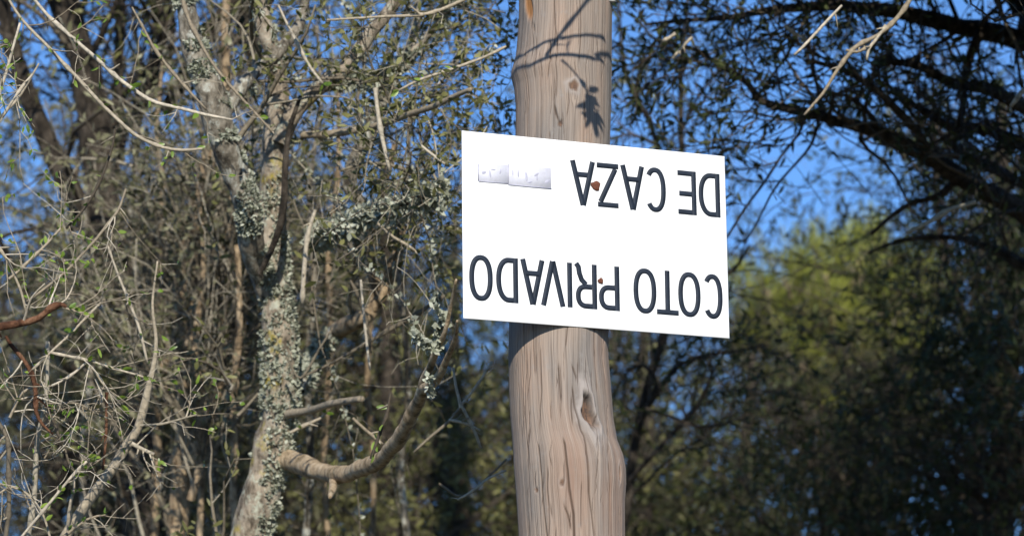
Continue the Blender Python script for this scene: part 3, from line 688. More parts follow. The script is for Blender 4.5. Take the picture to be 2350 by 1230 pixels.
# ------------------------------------------------------------------ dark leaning tree behind, far left
DC = 8.2
tC = trace([(330,800,36),(290,660,36),(262,560,36),(240,440,38),(222,330,38),(206,230,37),(186,140,36),(160,60,34),(130,-20,32),(90,-160,26),(40,-420,16)], DC, 0.03, 0.012, 2)
tC = to_ground(tC, 0.25, 0.1)
tree2 = empty('olive_tree', (tC[0][0], tC[0][1], 0), 'dark leaning tree with two shaded stems at upper left of the picture', 'tree')
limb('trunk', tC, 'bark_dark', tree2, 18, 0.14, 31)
lim2 = []
for k, pts in enumerate([[(262,640,26),(215,540,26),(165,440,26),(120,350,25),(80,260,23),(50,170,21),(25,80,20),(5,-20,17),(-30,-200,11)],
                         [(300,300,16),(330,210,20),(372,130,24),(380,60,26),(362,0,25),(340,-90,20),(330,-260,12)],
                         [(380,260,15),(420,180,18),(455,100,19),(520,20,20),(545,-50,18),(560,-240,10)],
                         [(240,420,14),(275,330,15),(272,240,14),(276,120,13),(280,0,11),(290,-160,7)],
                         [(560,240,12),(585,130,17),(560,60,20),(545,-20,19),(520,-200,12)]]):
    L = trace(pts, DC+0.1*k, 0.03, 0.01, 50+k); lim2.append(L); limb('branch', L, 'bark_dark', tree2, 12, 0.14, 52+k)
P2, R2 = stack([tC[-60:]] + lim2)
v2 = near_view(0.5, 0.4, 1.4)
a, ar = grow(P2, R2, 16, 0.8, 1.2, 7, 0.02, 0.28, 0.26, 0.1, 0.0025, bias=(0, 0, .15), keep=v2)
b, br = grow(a, ar, 6, 0.38, 1.3, 6, 0.06, 0.3, 0.5, 0.1, 0.0014)
c, cr_ = grow(b, br, 2, 0.18, 1.2, 4, 0.1, 0.25, 0.6, 0.1, 0.001)
mb = MB(); tubes(mb, a, ar, 5); tubes(mb, b, br, 4); tubes(mb, c, cr_, 3); mb.build('twig_tangle', 'twig_dark', tree2, kind='stuff')
kp = clump(3.5, 41, -0.2)
mb = MB(); leaves(mb, c, 5, 0.030, 0.009, keep=kp); leaves(mb, b, 4, 0.030, 0.009, keep=kp); mb.build('foliage', 'leaf_olive', tree2, kind='stuff')

# ------------------------------------------------------------------ slender brown-stemmed tree behind the lichened trunk
DE = 7.6
tE = trace([(400,1290,24),(412,1150,24),(425,1000,23),(430,860,23),(428,740,25),(432,650,27),(442,560,27),(462,470,22),(478,380,17),(500,280,14),(515,180,12),(520,60,10),(530,-100,8)], DE, 0.025, 0.008, 3)
tE = to_ground(tE, -0.05, 0.1)
tree3 = empty('slender_tree', (tE[0][0], tE[0][1], 0), 'slender brown-stemmed tree behind and left of the lichened trunk', 'tree')
limb('trunk', tE, 'bark_brown', tree3, 14, 0.16, 33)
lim3 = []
for k, (pts, dz) in enumerate([([(430,800,13),(470,720,14),(505,640,15),(520,560,13),(530,470,10),(545,380,8)], -.1), ([(425,1000,12),(385,900,13),(378,800,12),(365,700,10),(350,600,8)], .1),
                         ([(418,1080,12),(470,1000,14),(500,900,14),(505,800,12),(520,720,9)], -.1), ([(440,1150,10),(470,1050,10),(455,950,9),(460,850,7)], -.25)]):
    L = trace(pts, DE+dz, 0.025, 0.008, 70+k); lim3.append(L); limb('branch', L, 'bark_brown', tree3, 10, 0.15, 72+k)
P3, R3 = stack([tE[-80:]] + lim3)
a, ar = grow(P3, R3, 26, 0.6, 0.9, 7, -0.02, 0.22, 0.3, 0.02, 0.0022, bias=(0, -.1, .5), keep=near_view(.4, .4, .8))
b, br = grow(a, ar, 7, 0.28, 1.1, 6, 0.05, 0.3, 0.5, 0.1, 0.0013)
mb = MB(); tubes(mb, a, ar, 5); tubes(mb, b, br, 4); mb.build('twig_tangle', 'twig_grey', tree3, kind='stuff')
mb = MB(); leaves(mb, b, 10, 0.026, 0.009, keep=clump(5.0, 45, -0.2)); mb.build('foliage', 'leaf_dusty', tree3, kind='stuff')

# ------------------------------------------------------------------ clump of upright slender stems
ST = [([(350,1290,10),(362,1000,10),(352,760,9),(372,520,8),(360,300,6),(380,120,4)],7.9,'bark_brown'), ([(500,1290,11),(492,1050,11),(508,820,10),(500,620,9),(520,450,7),(515,250,5)],7.7,'bark_grey'), ([(545,1290,9),(535,1100,9),(540,900,9),(556,720,8),(548,560,6)],7.3,'bark_brown'),
      ([(700,1290,10),(712,1060,10),(704,850,9),(722,640,8),(712,430,7),(735,250,5),(728,60,4)],7.5,'bark_grey'), ([(755,1290,8),(742,1040,8),(758,820,8),(750,600,7),(772,420,6),(780,200,4)],7.8,'bark_brown'), ([(940,1290,9),(925,1050,9),(935,860,8),(915,640,7),(930,440,6),(945,250,4)],7.7,'bark_grey'),
      ([(300,1290,9),(310,1080,9),(298,900,8),(318,700,7),(300,500,6),(318,300,4)],8.2,'bark_grey'), ([(455,1290,8),(462,1000,8),(450,800,8),(468,600,6),(455,420,5)],7.4,'bark_brown'), ([(200,1290,8),(190,1050,8),(205,850,8),(188,650,7),(205,460,5)],8.0,'bark_grey'), ([(845,1290,8),(855,1120,8),(838,900,7),(850,700,6),(835,520,5)],7.9,'bark_brown')]
sl = []; copp = None
for k, (p, d, mt) in enumerate(ST):
    L = to_ground(trace(p, d, 0.025, 0.008, 500+k), 0.05*math.sin(k*2.1), 0.05)
    if copp is None: copp = empty('coppice_shrub', (L[0][0], L[0][1], 0), 'clump of slender upright stems rising behind the lichened trunk', 'shrub')
    sl.append(L[-70:]); limb('stem', L, mt, copp, 8, 0.15, 520+k)
Pz, Rz = stack(sl)
a, ar = grow(Pz, Rz, 16, 0.4, 0.8, 7, -0.02, 0.22, 0.4, 0.02, 0.0018, bias=(0, 0, .6), keep=near_view(.4, .4, .6)); b, br = grow(a, ar, 6, 0.2, 1.1, 5, 0.04, 0.28, 0.5, 0.1, 0.0012)
mb = MB(); tubes(mb, a, ar, 4); tubes(mb, b, br, 3); mb.build('twig_tangle', 'twig_grey', copp, kind='stuff')
mb = MB(); leaves(mb, b, 8, 0.024, 0.0085, keep=clump(5.0, 47, -0.1)); mb.build('foliage', 'leaf_dusty', copp, kind='stuff')

# ------------------------------------------------------------------ bare-branched shrub with fresh leaves, far left in front
tM = trace([(130,1270,15),(165,1205,13),(215,1132,12),(262,1070,11.5),(292,1020,11),(315,985,10.5),(330,935,10),(340,890,8),(352,840,6),(358,780,4.2),(350,700,3.2),(362,600,2.2)], 5.95, 0.015, 0.003, 4)
tM = to_ground(tM, -0.25, 0.1, 1.8)
shrub = empty('leafy_shrub', (tM[0][0], tM[0][1], 0), 'bare grey shrub with fresh green leaves at the lower left edge', 'shrub')
limb('stem', tM, 'twig_pale', shrub, 10, 0.14, 34)
SHR = [([(300,1020,7),(325,1034,6.5),(352,1046,6.5)], 5.93, 'twig_pale', 0), ([(320,975,5),(370,970,4.6),(450,950,3)], 5.93, 'twig_grey', 0),
 ([(-40,758,15),(0,752,14),(45,745,13),(85,732,11),(112,708,9),(135,700,8),(148,706,6)], 5.7, 'bark_red', 0),
 ([(10,770,5),(22,792,6.5),(50,826,7),(72,862,7),(80,905,7),(80,945,6.5),(96,975,5),(120,995,3)], 5.75, 'bark_red', 0),
 ([(235,698,4.4),(205,728,4.4),(160,772,4.4),(120,806,4.2),(70,852,3.6)], 5.75, 'twig_pale', 9),
 ([(140,706,3.6),(170,714,3.6),(205,720,3)], 5.7, 'twig_pale', 10),
 ([(115,808,4.2),(160,818,4.4),(200,826,4.4),(245,838,4.2),(295,852,3.8),(345,868,3)], 5.75, 'twig_pale', 14),
 ([(200,826,4),(160,858,4.2),(118,880,3.6)], 5.75, 'twig_pale', 1), ([(200,826,4),(235,878,3.8),(278,930,3)], 5.75, 'twig_pale', 2), ([(215,870,3.6),(228,900,4),(232,925,3)], 5.76, 'twig_pale', 0),
 ([(12,-10,4),(45,45,5),(110,112,5.6),(210,215,6),(290,290,6),(330,318,6),(375,338,5.6),(420,345,5.4),(466,343,4.6)], 5.9, 'twig_pale', 6),
 ([(70,-10,4.6),(108,38,5.6),(150,75,6),(200,116,6),(270,176,6.4),(340,224,6.6),(390,242,6),(440,256,5.6),(490,268,5),(534,276,4)], 6.0, 'twig_pale', 9),
 ([(300,20,3),(330,75,4.2),(356,122,4.4),(400,178,4.4),(445,225,4.2),(475,255,3.4)], 6.1, 'twig_pale', 7),
 ([(262,300,3.4),(258,340,3.8),(242,388,4),(222,428,4.4),(190,480,4.4),(150,525,4)], 6.0, 'twig_grey', 4),
 ([(290,430,3),(272,482,4.6),(250,510,4.8),(225,545,5),(190,585,5),(150,625,4.6),(60,690,4)], 5.85, 'twig_pale', 5),
 ([(75,170,4),(45,210,4.4),(5,270,4)], 5.8, 'twig_pale', 0), ([(90,145,3),(50,215,4),(20,250,4),(-10,280,4)], 5.85, 'twig_pale', 0), ([(-5,235,5),(15,170,5),(30,110,4.6),(45,50,4)], 5.8, 'twig_pale', 3),
 ([(60,1240,8),(78,1150,9),(82,1060,9),(88,985,8),(100,920,7),(105,850,6),(110,780,5)], 5.9, 'twig_grey', 3), ([(-10,960,7),(20,1010,7),(22,1090,8),(20,1180,8),(10,1260,8)], 5.8, 'twig_grey', 0),
 ([(20,960,6),(50,900,5),(100,880,4)], 5.8, 'twig_pale', 0), ([(245,560,3),(265,620,4),(290,680,5),(315,745,5),(335,830,4)], 6.05, 'twig_pale', 2),
 ([(20,640,5),(45,620,5),(85,580,4.6),(140,520,4)], 5.8, 'twig_pale', 7), ([(-10,560,5),(20,600,5),(45,660,4.6),(60,720,4)], 5.8, 'twig_pale', 6), ([(110,925,4),(180,925,4),(220,945,3.4),(270,965,3)], 5.8, 'twig_grey', 0),
 ([(110,930,4),(130,975,4),(145,1020,3)], 5.8, 'twig_grey', 0), ([(150,1010,3),(165,1065,4),(190,1085,4),(235,1030,3)], 5.85, 'twig_grey', 12), ([(245,900,4),(245,1000,5),(240,1080,4)], 5.95, 'bark_red', 0),
 ([(40,1240,5),(100,1170,5),(160,1100,4.6),(200,1060,4)], 5.75, 'twig_pale', 8), ([(120,1240,4),(100,1180,4),(60,1130,4),(0,1110,3)], 5.8, 'twig_pale', 6), ([(140,1235,4),(200,1190,4.4),(240,1180,3)], 5.85, 'twig_pale', 8),
]
# one leaf blade, its mesh shared by every leaf object
lm = MB(); lb = [(0,0,0),(.0026,.28,.05),(.0034,.55,.05),(.0022,.82,.02),(0,1,-.04)]
LV = [(0,0,0)]
for x, y, z in [(.16,.25,.06),(.22,.52,.07),(.14,.8,.03)]: LV += [(x,y,z),(-x,y,z)]
LV += [(0,1,-.06),(0,.25,0),(0,.52,0),(0,.8,-.02)]
lm.add(LV, [(1,3,9,8),(8,9,4,2),(3,5,10,9),(9,10,6,4)], [(0,1,8),(0,8,2),(5,7,10),(10,7,6)])
leaf0 = lm.build('leaf', 'leaf_fresh'); leaf_me = [leaf0.data]
for vv in (0.15, 0.85):
    q = leaf0.data.copy(); q.attributes['rnd'].data.foreach_set('value', np.full(len(q.vertices), vv, np.float32)); leaf_me.append(q)
bpy.data.objects.remove(leaf0)
def put_leaf(p, d, size, parent):
    o = bpy.data.objects.new('leaf', leaf_me[rng.integers(3)]); COL.objects.link(o); o.parent = parent
    q = Vector(d).to_track_quat('Y', 'Z'); from_ = Matrix.Translation(Vector(p)) @ q.to_matrix().to_4x4() @ Matrix.Rotation(rng.uniform(0, 6.28), 4, 'Y') @ Matrix.Diagonal((size, size, size, 1))
    o.matrix_parent_inverse = Matrix.Translation(-Vector(world_loc(parent))); o.matrix_basis = from_
def sprout(L, par, n):
    for k in range(n):
        j = rng.integers(len(L)//4, len(L)); tn = L[min(j+1, len(L)-1), :3]-L[max(j-1, 0), :3]; d = nrm(nrm(tn) + rng.normal(size=3)*0.9 + np.array([0, -.2, .35]))
        put_leaf(L[j, :3], d, rng.uniform(.013, .023), par)
shl = []
for k, (p, d, mt, nlf) in enumerate(SHR):
    L = trace(p, d, 0.012, 0.005, 90+k); L[:, 3] *= 0.72; shl.append(L); o = limb('twig', L, mt, shrub, 7, 0.10, 120+k); sprout(L, o, nlf)
P4, R4 = stack(shl + [tM[-60:]], 12)
a, ar = grow(P4, R4, 4, 0.14, 1.5, 6, 0.0, 0.3, 0.5, 0.1, 0.0012, bias=(0, 0, .1))
b, br = grow(a, ar, 2, 0.08, 1.4, 4, 0.0, 0.3, 0.6, 0.1, 0.0009)
mb = MB(); tubes(mb, a, ar, 5); tubes(mb, b, br, 4); mb.build('fine_twigs', 'twig_pale', shrub, kind='stuff')
mb = MB(); leaves(mb, b, 4, 0.016, 0.007, keep=clump(7.0, 51, 0.05)); mb.build('small_leaves', 'leaf_fresh', shrub, kind='stuff')
# fresh leaves on the lichened tree's own twigs
for k in (3, 9, 10, 0, 1): sprout(tw_lines1[k], [o for o in tree1.children if o.name.startswith('twig') and not o.name.startswith('twig_')][k], 7)

# ------------------------------------------------------------------ spreading olive on the right, its crown reaching over the frame
DN = 7.4
tN = trace([(2490,1400,58),(2470,1100,58),(2455,800,56),(2435,560,54),(2420,380,50),(2405,200,46),(2390,60,42),(2370,-120,36),(2320,-420,28)], DN+.5, 0.03, 0.012, 5)
tN = to_ground(tN, 0.1, 0.1, 1.4)
tree5 = empty('olive_tree', (tN[0][0], tN[0][1], 0), 'spreading shaded olive tree whose dark limbs cross the upper right', 'tree')
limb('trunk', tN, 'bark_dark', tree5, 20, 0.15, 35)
lim5 = []
R5L = [([(2430,540,34,7.9),(2290,455,29,7.8),(2200,405,28,7.7),(2110,352,25,7.6),(2040,312,22,7.5),(1960,288,19,7.5),(1880,268,16,7.4),(1800,250,13,7.4),(1745,232,11,7.4),(1715,195,10,7.4),(1670,165,9,7.4),(1625,135,7,7.4),(1580,110,5,7.4),(1500,95,4,7.4)], 12),
 ([(2400,110,34,7.9),(2280,80,30,7.8),(2180,58,26,7.7),(2080,35,24,7.6),(1980,18,20,7.6),(1880,14,16,7.5),(1780,22,13,7.5),(1680,40,9,7.5),(1600,45,7,7.5),(1480,55,5,7.5)], 12),
 ([(2140,372,15,7.6),(2100,300,14,7.5),(2050,240,12,7.4),(1990,190,10,7.3),(1930,160,8,7.3),(1850,140,6,7.3)], 10),
 ([(1850,255,6,7.4),(1830,310,5,7.4),(1790,360,4.5,7.4),(1750,420,4.5,7.4),(1700,490,4,7.4),(1660,560,3,7.4)], 8), ([(1880,270,5.5,7.4),(1862,330,4.5,7.4),(1810,395,4,7.4),(1765,455,3.6,7.4),(1705,560,3,7.4)], 8),
 ([(2410,280,24,7.9),(2280,210,20,7.8),(2190,190,17,7.7),(2100,150,13,7.6),(2010,140,9,7.6)], 10), ([(2420,370,22,8.0),(2270,300,18,8.0),(2190,290,14,8.0),(2110,250,11,7.9),(2050,200,7,7.9)], 10), ([(2250,70,16,7.7),(2220,150,13,7.7),(2210,240,11,7.7),(2190,340,8,7.7)], 10), ([(2425,460,18,8.0),(2280,380,15,8.2),(2230,360,11,8.2),(2150,300,8,8.2)], 10),
 ([(2440,660,22,7.95),(2250,560,12,8.0),(2150,540,8,8.0),(2060,555,6,8.0),(1990,582,4,8.0)], 10), ([(2200,400,12,7.7),(2160,450,10,7.7),(2080,480,8,7.7),(2000,540,6,7.7)], 8),
 ([(2330,-40,30,7.8),(2150,-120,24,7.4),(1950,-190,20,6.9),(1750,-260,16,6.4),(1600,-330,12,5.9)], 10), ([(2360,0,32,7.7),(2300,-150,26,6.9),(2300,-300,22,6.2),(2250,-450,16,5.6)], 10),
 ([(2360,60,30,7.8),(2420,-120,26,6.8),(2600,-330,22,5.9),(2750,-560,16,5.1),(2750,-760,10,4.5)], 10), ([(2340,20,30,7.8),(2250,-220,24,6.9),(2250,-420,20,6.1),(2350,-640,14,5.4),(2450,-860,10,4.9)], 10), ([(2360,-60,28,7.7),(2550,-400,24,6.6),(2800,-650,18,5.6),(2950,-950,12,4.8)], 10), ([(2350,-40,28,7.7),(2400,-420,22,6.9),(2300,-700,18,6.2),(2250,-900,12,5.7)], 10),  # sunward limbs added out of view, to shade the upper right
 ([(2320,-80,26,7.7),(2150,-300,22,7.5),(1900,-450,16,7.3),(1700,-560,10,7.1)], 10), ([(2340,-10,26,7.9),(2500,-200,22,7.2),(2600,-350,16,6.6)], 10), ([(2360,80,26,7.8),(2450,-60,24,6.9),(2500,-160,18,6.2)], 10)]
for k, (pts, Sd) in enumerate(R5L):
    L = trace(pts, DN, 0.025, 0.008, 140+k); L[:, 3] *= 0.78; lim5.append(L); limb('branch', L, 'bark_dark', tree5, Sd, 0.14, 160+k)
for k, (p, d, mt) in enumerate([([(2095,-15,5.5),(2075,20,5),(2045,55,5),(2010,82,4.6),(1965,105,4.4),(1935,140,4.4),(1912,175,4.2),(1890,212,3.8),(1868,238,3.4),(1845,265,3)], 6.1, 'twig_pale'), ([(2035,60,3.5),(2010,95,4),(1995,115,4),(1990,140,3)], 6.1, 'twig_pale'), ([(1940,115,3),(1965,120,3.5),(1985,110,3)], 6.1, 'twig_pale'),
   ([(1932,12,3),(1900,45,3.6),(1870,78,3.6),(1845,105,3.4),(1823,126,3)], 6.0, 'twig_pale'), ([(1800,60,3),(1825,80,4),(1850,92,3)], 6.6, 'twig_pale'), ([(1590,85,3.5),(1570,105,4),(1545,135,4)], 6.7, 'twig_pale'), ([(1550,78,3.5),(1535,88,4),(1518,97,4)], 6.7, 'twig_pale'),
   ([(2240,462,4),(2215,470,5),(2180,480,5),(2140,505,5),(2080,535,4)], 7.0, 'twig_grey'), ([(2350,205,5),(2335,225,6),(2320,245,4)], 6.8, 'twig_pale')]):
    limb('twig', trace(p, d, 0.012, 0.002, 180+k), mt, tree5, 7, 0.1, 190+k)
P5, R5 = stack(lim5)
a, ar = grow(P5[:11], R5[:11], 17, 0.45, 1.2, 7, 0.03, 0.25, 0.30, 0.05, 0.002, bias=(-.15, 0, .05))
q1, q2 = grow(P5[:2], R5[:2], 14, 0.42, 1.3, 7, 0.03, 0.25, 0.4, 0.5, 0.002, bias=(-.1, 0, .05)); a = np.concatenate([a, q1]); ar = np.concatenate([ar, q2])
a2, ar2 = grow(P5[11:], R5[11:], 46, 0.75, 1.3, 7, 0.0, 0.25, 0.30, 0.05, 0.002)
def clear_of_sign(P):                            # the spray stops short of the pole's sunny side
    q = P - SIGN_C; t = q@S; off = q - t[:, None]*S; return ~((t > 0) & (np.abs(off[:, 0]) < 0.62) & (off[:, 2] < 0.75))
def nz5(P): return fbm(P, 3.0, 61, 3) > -0.25 + 0.3*rng.normal(size=len(P))
b, br = grow(a, ar, 6, 0.28, 1.0, 6, 0.08, 0.22, 0.5, 0.1, 0.0012); b2, br2 = grow(a2, ar2, 6, 0.3, 1.1, 6, 0.08, 0.22, 0.5, 0.1, 0.0014)
ok = clear_of_sign(b2[:, 0]) & clear_of_sign(b2[:, -1]); b2 = b2[ok]; br2 = br2[ok]
ok = clear_of_sign(a2[:, 3]) & clear_of_sign(a2[:, -1]); a2 = a2[ok]; ar2 = ar2[ok]
def out_of_frame(P):                             # the upper crown, extended out of view to darken the right
    px, py, d = pix(P); return (py < -40 - 60*np.abs(rng.normal(size=len(P)))) | (px > 2400)
# keep the open sky between this crown and the lit pine
def above_gap(P):
    px, py, d = pix(P); lim = np.interp(px, [1400, 1500, 1650, 1760, 2000, 2060, 2200], [440, 440, 420, 300, 290, 410, 700]); return py < lim + 35*rng.normal(size=len(P))
ok = above_gap(b[:, -1]); b = b[ok]; br = br[ok]; ok = above_gap(a[:, -1]); a = a[ok]; ar = ar[ok]
ok = out_of_frame(b2[:, -1]); b2 = b2[ok]; br2 = br2[ok]; ok = out_of_frame(a2[:, -1]); a2 = a2[ok]; ar2 = ar2[ok]
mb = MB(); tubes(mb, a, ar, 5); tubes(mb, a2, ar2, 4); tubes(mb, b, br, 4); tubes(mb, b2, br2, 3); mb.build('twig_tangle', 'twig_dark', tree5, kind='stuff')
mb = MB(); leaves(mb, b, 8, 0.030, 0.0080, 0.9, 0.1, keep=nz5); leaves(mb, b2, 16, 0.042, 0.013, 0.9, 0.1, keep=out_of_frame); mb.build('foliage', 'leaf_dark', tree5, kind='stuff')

# the low spray that throws the twig shadows on the pole: hangs from the same olive, above the frame
ysh = axd - 0.62
def toward_sun(px, py, y=ysh):
    _, _, P = pole_hit(px, py); t = (P[1]-y)/(-S[1]); return P + S*t
def shadow_line(pts, r0, r1, lead=None, y=ysh):
    rows = [[*toward_sun(px, py, y), r0+(r1-r0)*k/(len(pts)-1)] for k, (px, py) in enumerate(pts)]
    if lead is not None: rows = lead + rows
    return spline(rows, 0.02)
src = lim5[11][-30]
r_main = [[*src[:3], 0.011], [0.98, 5.5, 4.42, 0.009], [0.62, 4.98, 3.93, 0.0055]]
sp = limb('branch', shadow_line([(1400,132),(1385,142),(1330,128),(1270,128),(1215,152),(1172,182),(1150,200)], 0.0040, 0.0028, r_main), 'twig_dark', tree5, 7, 0.05, 201)
for k, (p, r0, r1) in enumerate([([(1388,90),(1350,80),(1300,86),(1250,98),(1200,128),(1178,140)], .0032, .0028), ([(1254,128),(1275,95),(1305,55),(1345,5),(1380,-40)], .0028, .0032), ([(1303,128),(1302,105),(1307,84)], .0016, .0012), ([(1288,138),(1322,170),(1345,205),(1356,235),(1362,265)], .0018, .0015)]):
    limb('twig', shadow_line(p, r0, r1), 'twig_dark', tree5, 6, 0.05, 205+k)
mb = MB(); base = shadow_line([(1345,200),(1350,218),(1357,240),(1362,262),(1366,285)], .0015, .001)
leaves(mb, np.stack([resample(base, 6)[:, :3]]), 34, 0.030, 0.010, 0.5, 0.1, tmin=0.0); mb.build('foliage', 'leaf_olive', tree5, kind='stuff')

# ------------------------------------------------------------------ young dark-stemmed tree just right of the pole
DQ = 8.6
tQ = trace([(1400,1300,22),(1440,1150,20),(1470,960,18),(1520,780,16),(1548,620,14),(1562,480,13),(1566,340,12),(1564,240,11),(1566,150,9),(1575,20,7),(1590,-150,5)], DQ, 0.025, 0.006, 6)
tQ[:, 3] *= 0.6; tQ = to_ground(tQ, -0.1, 0.1)
tree6 = empty('young_tree', (tQ[0][0], tQ[0][1], 0), 'thin dark-stemmed young tree standing just right of the pole', 'tree')
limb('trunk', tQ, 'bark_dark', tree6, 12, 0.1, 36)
lim6 = []
for k, pts in enumerate([[(1552,580,9),(1525,450,10),(1510,350,10),(1495,300,9),(1475,250,9),(1450,210,8.5),(1435,170,8),(1425,110,6),(1420,0,4)], [(1455,1000,11),(1500,910,10),(1535,860,9.5),(1570,830,9),(1630,812,7),(1690,804,5),(1760,790,4)],
                         [(1470,950,8),(1510,880,8),(1480,840,7),(1440,850,5)], [(1505,330,6),(1450,310,5),(1410,320,4)], [(1566,300,6),(1600,230,5),(1640,170,4)], [(1530,720,8),(1600,660,7),(1680,620,6),(1720,560,4)],
                         [(1445,1100,8),(1540,1000,8),(1600,930,7),(1640,840,5)], [(1480,940,6),(1540,960,6),(1600,980,5),(1680,970,4)]]):
    L = trace(pts, DQ-.1*k*0.5, 0.025, 0.006, 210+k); L[:, 3] *= 0.72; lim6.append(L); limb('branch', L, 'bark_dark', tree6, 8, 0.1, 220+k)
P6, R6 = stack([tQ[-90:]] + lim6)
a, ar = grow(P6, R6, 9, 0.5, 1.1, 7, 0.0, 0.22, 0.32, 0.1, 0.0018, bias=(0, 0, .2))
b, br = grow(a, ar, 5, 0.24, 1.0, 6, 0.03, 0.2, 0.5, 0.1, 0.0012)
def left_of_pine(P): px, py, d = pix(P); return (px < 1700) | (py > 720)
ok = left_of_pine(b[:, -1]); b = b[ok]; br = br[ok]
mb = MB(); tubes(mb, a, ar, 4); tubes(mb, b, br, 3); mb.build('twig_tangle', 'twig_dark', tree6, kind='stuff')
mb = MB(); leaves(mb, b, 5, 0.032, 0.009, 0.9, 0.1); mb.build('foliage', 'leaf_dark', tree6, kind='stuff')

# ------------------------------------------------------------------ sunlit pine behind on the right
DU = 13.0
tU = trace([(1960,1400,40),(1955,1100,38),(1950,900,34),(1955,760,28),(1970,650,18),(1985,560,9)], DU, 0.05, 0.02, 7)
tU = to_ground(tU, 0.05, 0.1)
pine = empty('pine_tree', (tU[0][0], tU[0][1], 0), 'sunlit yellow-green pine crown rising behind, right of the sign', 'tree')
limb('trunk', tU, 'bark_brown', pine, 12, 0.12, 37)
TIP = [(1690,640),(1725,615),(1760,590),(1800,565),(1830,590),(1860,580),(1895,555),(1930,535),(1965,550),(2005,535),(2045,520),(2085,560),(2120,610),(2160,640),(2200,690),(2100,700),(2060,640),(2010,610),(1950,600),(1880,620),(1820,650),(1770,670),(1730,700),(2130,760),(2080,780),(2040,720),(2100,860),(1980,700),(1900,720),(1840,760),(1700,740),(2180,780),(1790,840),(1990,800),(1760,780),(1880,840),(2060,900),(2150,900)]
limU = []
for k, (px, py) in enumerate(TIP):
    e = at(px, py+75, DU + rng.uniform(-.9, .5)); s0 = tU[int(len(tU)*rng.uniform(.88, .97))]
    s0 = tU[np.argmin(np.abs(tU[:, 2]-(e[2]-rng.uniform(.25, .6))))]
    md = (s0[:3]+e)/2 + np.array([0, 0, -.06]); L = spline([[*s0[:3], .016], [*md, .011], [*e, .005]], 0.04); limU.append(L); limb('branch', L, 'bark_brown', pine, 7, 0.1, 230+k)
PU, RU = stack(limU, 10)
a, ar = grow(PU, RU, 16, 0.30, 0.9, 6, -0.10, 0.15, 0.4, 0.35, 0.002, bias=(0, -.1, .5))
b, br = grow(a, ar, 5, 0.14, 0.8, 5, -0.12, 0.12, 0.5, 0.2, 0.0015, bias=(0, 0, .4))
mb = MB(); tubes(mb, a, ar, 4); tubes(mb, b, br, 3); mb.build('twig_tangle', 'twig_grey', pine, kind='stuff')
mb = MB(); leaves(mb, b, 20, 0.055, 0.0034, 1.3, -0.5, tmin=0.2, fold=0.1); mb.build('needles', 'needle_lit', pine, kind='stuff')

# ------------------------------------------------------------------ the wood behind: single trees, each with trunk, limbs and crown
def wood_tree(name, label, px, d, top, lean, rad, n_limb, crown, seed, leafmat_, twm, ln=0.036, wd=0.0085, thr=0.0, low=2.4, dens=1.0, droop=0.12, ceil=9.0):
    """px at mid-frame, top metres high, crown = (half width, half depth)"""
    p0 = at(px, 900, d); x0, y0 = p0[0], p0[1]; h = top
    rows = [[x0+lean*(u-.35)+0.06*math.sin(u*7+seed), y0+0.08*math.sin(u*5+seed*2), u*h*0.96-0.05, rad*(1.35-1.15*u)] for u in np.linspace(0, 1, 9)]
    L = spline(rows, 0.06); e = empty(name, (rows[0][0], rows[0][1], 0), label, 'tree', 'trees of the wood behind the pole')
    limb('trunk', L, 'bark_dark', e, 12, 0.15, 300+seed)
    ls = []
    for k in range(n_limb):
        u = rng.uniform(0.22, 0.92); s0 = L[int(u*(len(L)-1))]; an = rng.uniform(0, 6.283); c = crown[0]*(1.1-0.7*abs(u-.5))*rng.uniform(.6, 1.15); dd = crown[1]*rng.uniform(.5, 1.1)
        end = s0[:3] + np.array([c*math.cos(an), dd*math.sin(an), rng.uniform(.25, .9)]); md = (s0[:3]+end)/2 + rng.normal(size=3)*0.08 + np.array([0, 0, -.03])
        r = s0[3]*rng.uniform(.3, .5); Lk = spline([[*s0[:3], r], [*md, r*.7], [*end, r*.3]], 0.06); ls.append(Lk); limb('branch', Lk, 'bark_dark', e, 7, 0.12, 310+k)
    Pw, Rw = stack(ls + [L[len(L)//4:]], 12); kv = near_view(0.45, 0.45, 1.3)
    under = lambda P: P[:, 2] < ceil + 0.14*rng.normal(size=len(P)); lowk = both(kv, under, lambda P: P[:, 2] > low)
    a, ar = grow(Pw, Rw, int(15*dens), 0.75, 1.2, 6, 0.0, 0.22, 0.32, 0.1, 0.0025, keep=lowk, bias=(0, -.05, .1))
    b, br = grow(a, ar, 7, 0.36, 1.1, 6, droop, 0.2, 0.5, 0.1, 0.0016)
    c, cc = grow(b, br, 2, 0.2, 0.9, 4, droop*1.6, 0.18, 0.6, 0.2, 0.0012)
    mb = MB(); tubes(mb, a, ar, 4); tubes(mb, b, br, 3); tubes(mb, c, cc, 3); mb.build('twig_tangle', twm, e, kind='stuff')
    kp = both(kv, under, clump(2.6, 400+seed, thr)); mb = MB(); leaves(mb, c, 11, ln, wd, 0.9, 0.25, keep=kp); leaves(mb, b, 6, ln, wd, 0.9, 0.25, keep=kp); mb.build('foliage', leafmat_, e, kind='stuff')
    return e
wood_tree('woodland_tree', 'dim grey-green tree of the wood behind the leafy shrub, far left', 60, 10.4, 4.9, .3, .075, 14, (.8, .7), 1, 'leaf_dusty', 'twig_wood', thr=-0.1, dens=1.2, ceil=4.95)
wood_tree('woodland_tree', 'drooping dusty tree of the wood seen between the two left trunks', 380, 11.0, 4.8, -.2, .08, 16, (.8, .7), 2, 'leaf_dusty', 'twig_wood', thr=-0.05, dens=1.15, ceil=4.75)
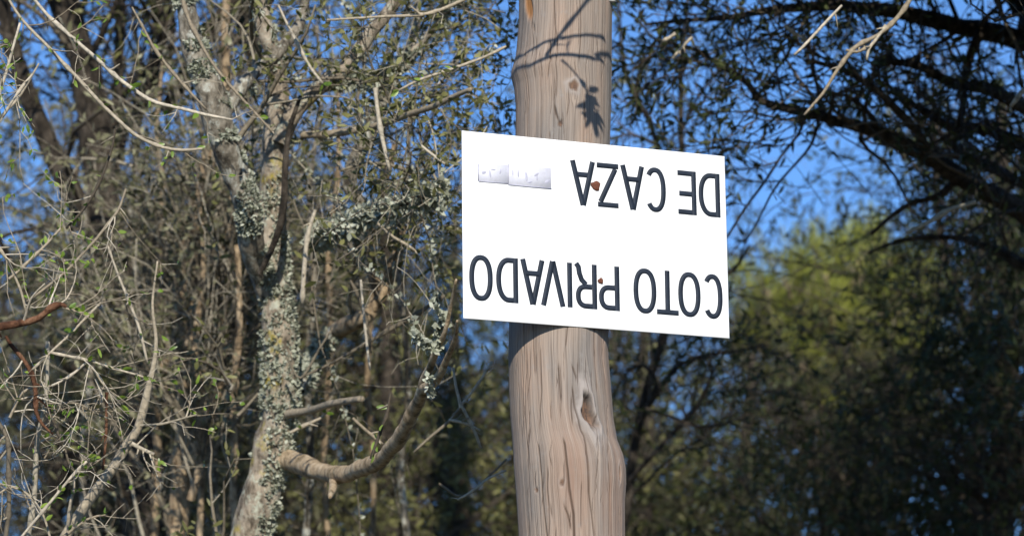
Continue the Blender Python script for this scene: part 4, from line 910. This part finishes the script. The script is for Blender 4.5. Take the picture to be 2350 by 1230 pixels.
wood_tree('woodland_tree', 'dark tree of the wood behind the twigs left of the sign', 800, 10.2, 4.8, .2, .08, 16, (.8, .7), 3, 'leaf_olive', 'twig_dark', thr=-0.05, dens=1.15, ceil=4.75)
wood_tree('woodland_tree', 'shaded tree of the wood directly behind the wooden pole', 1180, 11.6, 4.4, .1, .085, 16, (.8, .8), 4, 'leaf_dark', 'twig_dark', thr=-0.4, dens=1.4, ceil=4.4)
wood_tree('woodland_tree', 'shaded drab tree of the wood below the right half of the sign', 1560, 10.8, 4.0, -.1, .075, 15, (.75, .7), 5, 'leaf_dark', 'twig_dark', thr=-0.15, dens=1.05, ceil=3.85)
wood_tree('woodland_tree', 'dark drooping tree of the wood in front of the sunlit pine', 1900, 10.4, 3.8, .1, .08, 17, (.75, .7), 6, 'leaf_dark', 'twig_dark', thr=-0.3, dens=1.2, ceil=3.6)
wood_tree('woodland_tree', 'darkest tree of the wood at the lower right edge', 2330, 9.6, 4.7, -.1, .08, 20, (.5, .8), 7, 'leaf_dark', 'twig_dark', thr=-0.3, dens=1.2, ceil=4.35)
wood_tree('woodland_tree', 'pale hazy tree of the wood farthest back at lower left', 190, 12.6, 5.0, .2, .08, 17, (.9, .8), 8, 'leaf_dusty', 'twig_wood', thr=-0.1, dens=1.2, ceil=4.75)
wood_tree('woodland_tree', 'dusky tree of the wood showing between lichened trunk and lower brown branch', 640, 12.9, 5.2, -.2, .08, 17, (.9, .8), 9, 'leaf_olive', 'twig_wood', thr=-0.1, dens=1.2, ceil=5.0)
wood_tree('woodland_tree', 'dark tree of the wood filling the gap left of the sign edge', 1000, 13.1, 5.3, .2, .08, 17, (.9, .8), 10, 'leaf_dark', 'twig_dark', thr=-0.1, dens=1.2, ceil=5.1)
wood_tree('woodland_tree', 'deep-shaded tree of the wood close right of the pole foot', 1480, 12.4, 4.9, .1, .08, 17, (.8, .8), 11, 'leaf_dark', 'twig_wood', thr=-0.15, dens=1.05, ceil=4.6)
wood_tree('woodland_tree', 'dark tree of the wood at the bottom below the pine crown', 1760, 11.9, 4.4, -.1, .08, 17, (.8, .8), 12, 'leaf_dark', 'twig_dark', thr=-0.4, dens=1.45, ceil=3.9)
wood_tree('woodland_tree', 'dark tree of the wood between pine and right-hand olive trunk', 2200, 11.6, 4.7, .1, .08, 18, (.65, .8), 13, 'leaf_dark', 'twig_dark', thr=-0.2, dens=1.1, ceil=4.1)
#print('TRIS', sum(len(o.data.polygons) for o in bpy.data.objects if o.type == 'MESH')*1.6)
